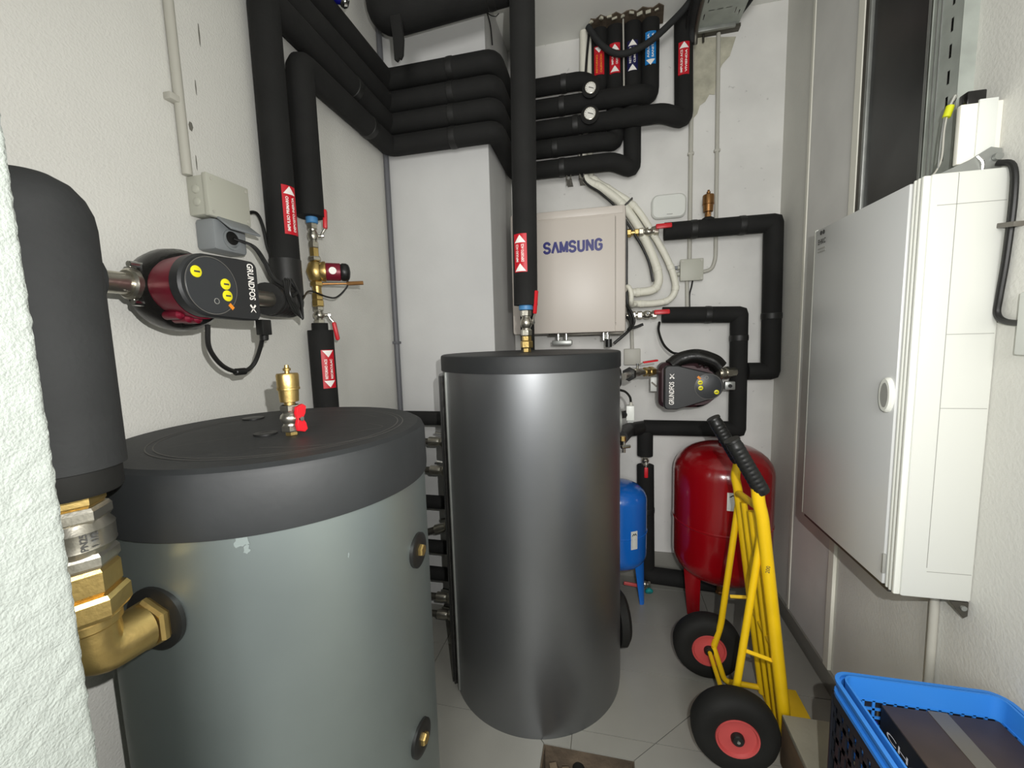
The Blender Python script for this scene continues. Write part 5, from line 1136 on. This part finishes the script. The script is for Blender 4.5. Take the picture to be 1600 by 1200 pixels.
rim_ring(b, cx0, cx1, cy0, cy1, 0.035, cz1-0.036, 0.008, 0.012); rim_ring(b, cx0+0.016, cx1-0.016, cy0+0.016, cy1-0.016, 0.022, cz1-0.045, 0.050, 0.004)
b.build('rim', 'crate_blue', cr, smooth=30)
for nm, o, U, w_ in (('crate_side', (cx0+0.024, cy0+0.02, 0.456), (0, 1, 0), cy1-cy0-0.04), ('crate_side', (cx1-0.020, cy0+0.02, 0.456), (0, 1, 0), cy1-cy0-0.04), ('crate_end', (cx0+0.020, cy1-0.019, 0.456), (1, 0, 0), cx1-cx0-0.04), ('crate_end', (cx0+0.02, cy0+0.019, 0.456), (1, 0, 0), cx1-cx0-0.04)):
    lattice(MB(), o, U, (0, 0, 1), w_, 0.100, 18 if 'side' in nm else 14, 5, 0.005, 0.003).build(nm, 'crate_blue', cr, smooth=0)
bx = thing('cardboard_box', 'black cardboard box with clear tape strip lying in the blue crate', 'box', (0.69, 0.80, 0.457))
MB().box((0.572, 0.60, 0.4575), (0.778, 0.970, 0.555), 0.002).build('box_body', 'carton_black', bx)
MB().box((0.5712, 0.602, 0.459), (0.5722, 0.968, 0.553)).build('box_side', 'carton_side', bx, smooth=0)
MB().box((0.655, 0.5995, 0.4568+0.0985), (0.690, 0.9705, 0.5560)).build('clear_tape', 'clear_tape', bx, smooth=0)
text('CHA', 0.022, (0.5711, 0.895, 0.512), (0, -1, 0), (0, 0, 1), 'white_print', bx, 'lettering', width=0.10)
MB().box((0.5706, 0.62, 0.462), (0.5713, 0.93, 0.486)).build('beige_band', 'beige_print', bx, smooth=0)
t = thing('clear_bottle', 'small clear plastic bottle in the far left corner of the blue crate', 'bottle', (0.535, 0.94, 0.457))
MB().lathe((0.538, 0.935, 0.457), (0, 0, 1), [(0, 0.014), (0.002, 0.016), (0.045, 0.016), (0.060, 0.007), (0.072, 0.007)], 20).build('bottle_body', 'white_plastic', t)
MB().cyl((0.538, 0.935, 0.529), (0.538, 0.935, 0.542), 0.009, 16).build('cap', 'logo_blue', t)

# ---------------------------------------------------------------- alike things share a group
GR = {'insulated_pipe': 'black insulated pipes', 'insulated_stub': 'insulated stubs between the tanks', 'threaded_stub': 'metal valve stubs between the tanks',
      'ball_valve': 'ball valves on the pipework', 'pipe_union': 'metal unions on the pipework', 'circulation_pump': 'circulation pumps', 'electrical_conduit': 'wall conduits',
      'junction_box': 'junction boxes', 'pump_cable': 'black leads of the left wall pump', 'unit_cable': 'black leads round the heat pump box', 'refrigerant_pipe': 'white wrapped refrigerant pipes',
      'cable_gland': 'glands of the back wall junction box', 'pipe_clamp': 'clamp rods under the back pipes', 'plastic_crate': 'stacked plastic crates', 'expansion_vessel': 'expansion vessels',
      'air_vent': 'brass air vents', 'mounting_lug': 'lugs of the electrical cabinet', 'mounting_plate': 'small plates by the right pump', 'cable_bundle': 'cables on the ceiling tray', 'cable': 'thin black wall cables'}
for o in bpy.data.objects:
    k = o.name.split('.')[0]
    if o.parent is None and 'label' in o and 'group' not in o and 'kind' not in o and k in GR: o['group'] = GR[k]

t = thing('loose_wire', 'thin black loose wire hanging down the top right edge of the column', 'cable', (CX, 1.88, 2.75), None)
MB().tube(curve_pts([(CX+0.004, 1.872, 2.86), (CX+0.010, 1.870, 2.78), (CX+0.030, 1.872, 2.70), (CX+0.036, 1.874, 2.62)]), 0.003, 8).build('wire', 'black_plastic', t)
MB().tube(curve_pts([(CX+0.012, 1.868, 2.76), (CX+0.030, 1.866, 2.735), (CX+0.055, 1.868, 2.725), (CX+0.07, 1.87, 2.735)]), 0.002, 8).build('wire', 'black_plastic', t)
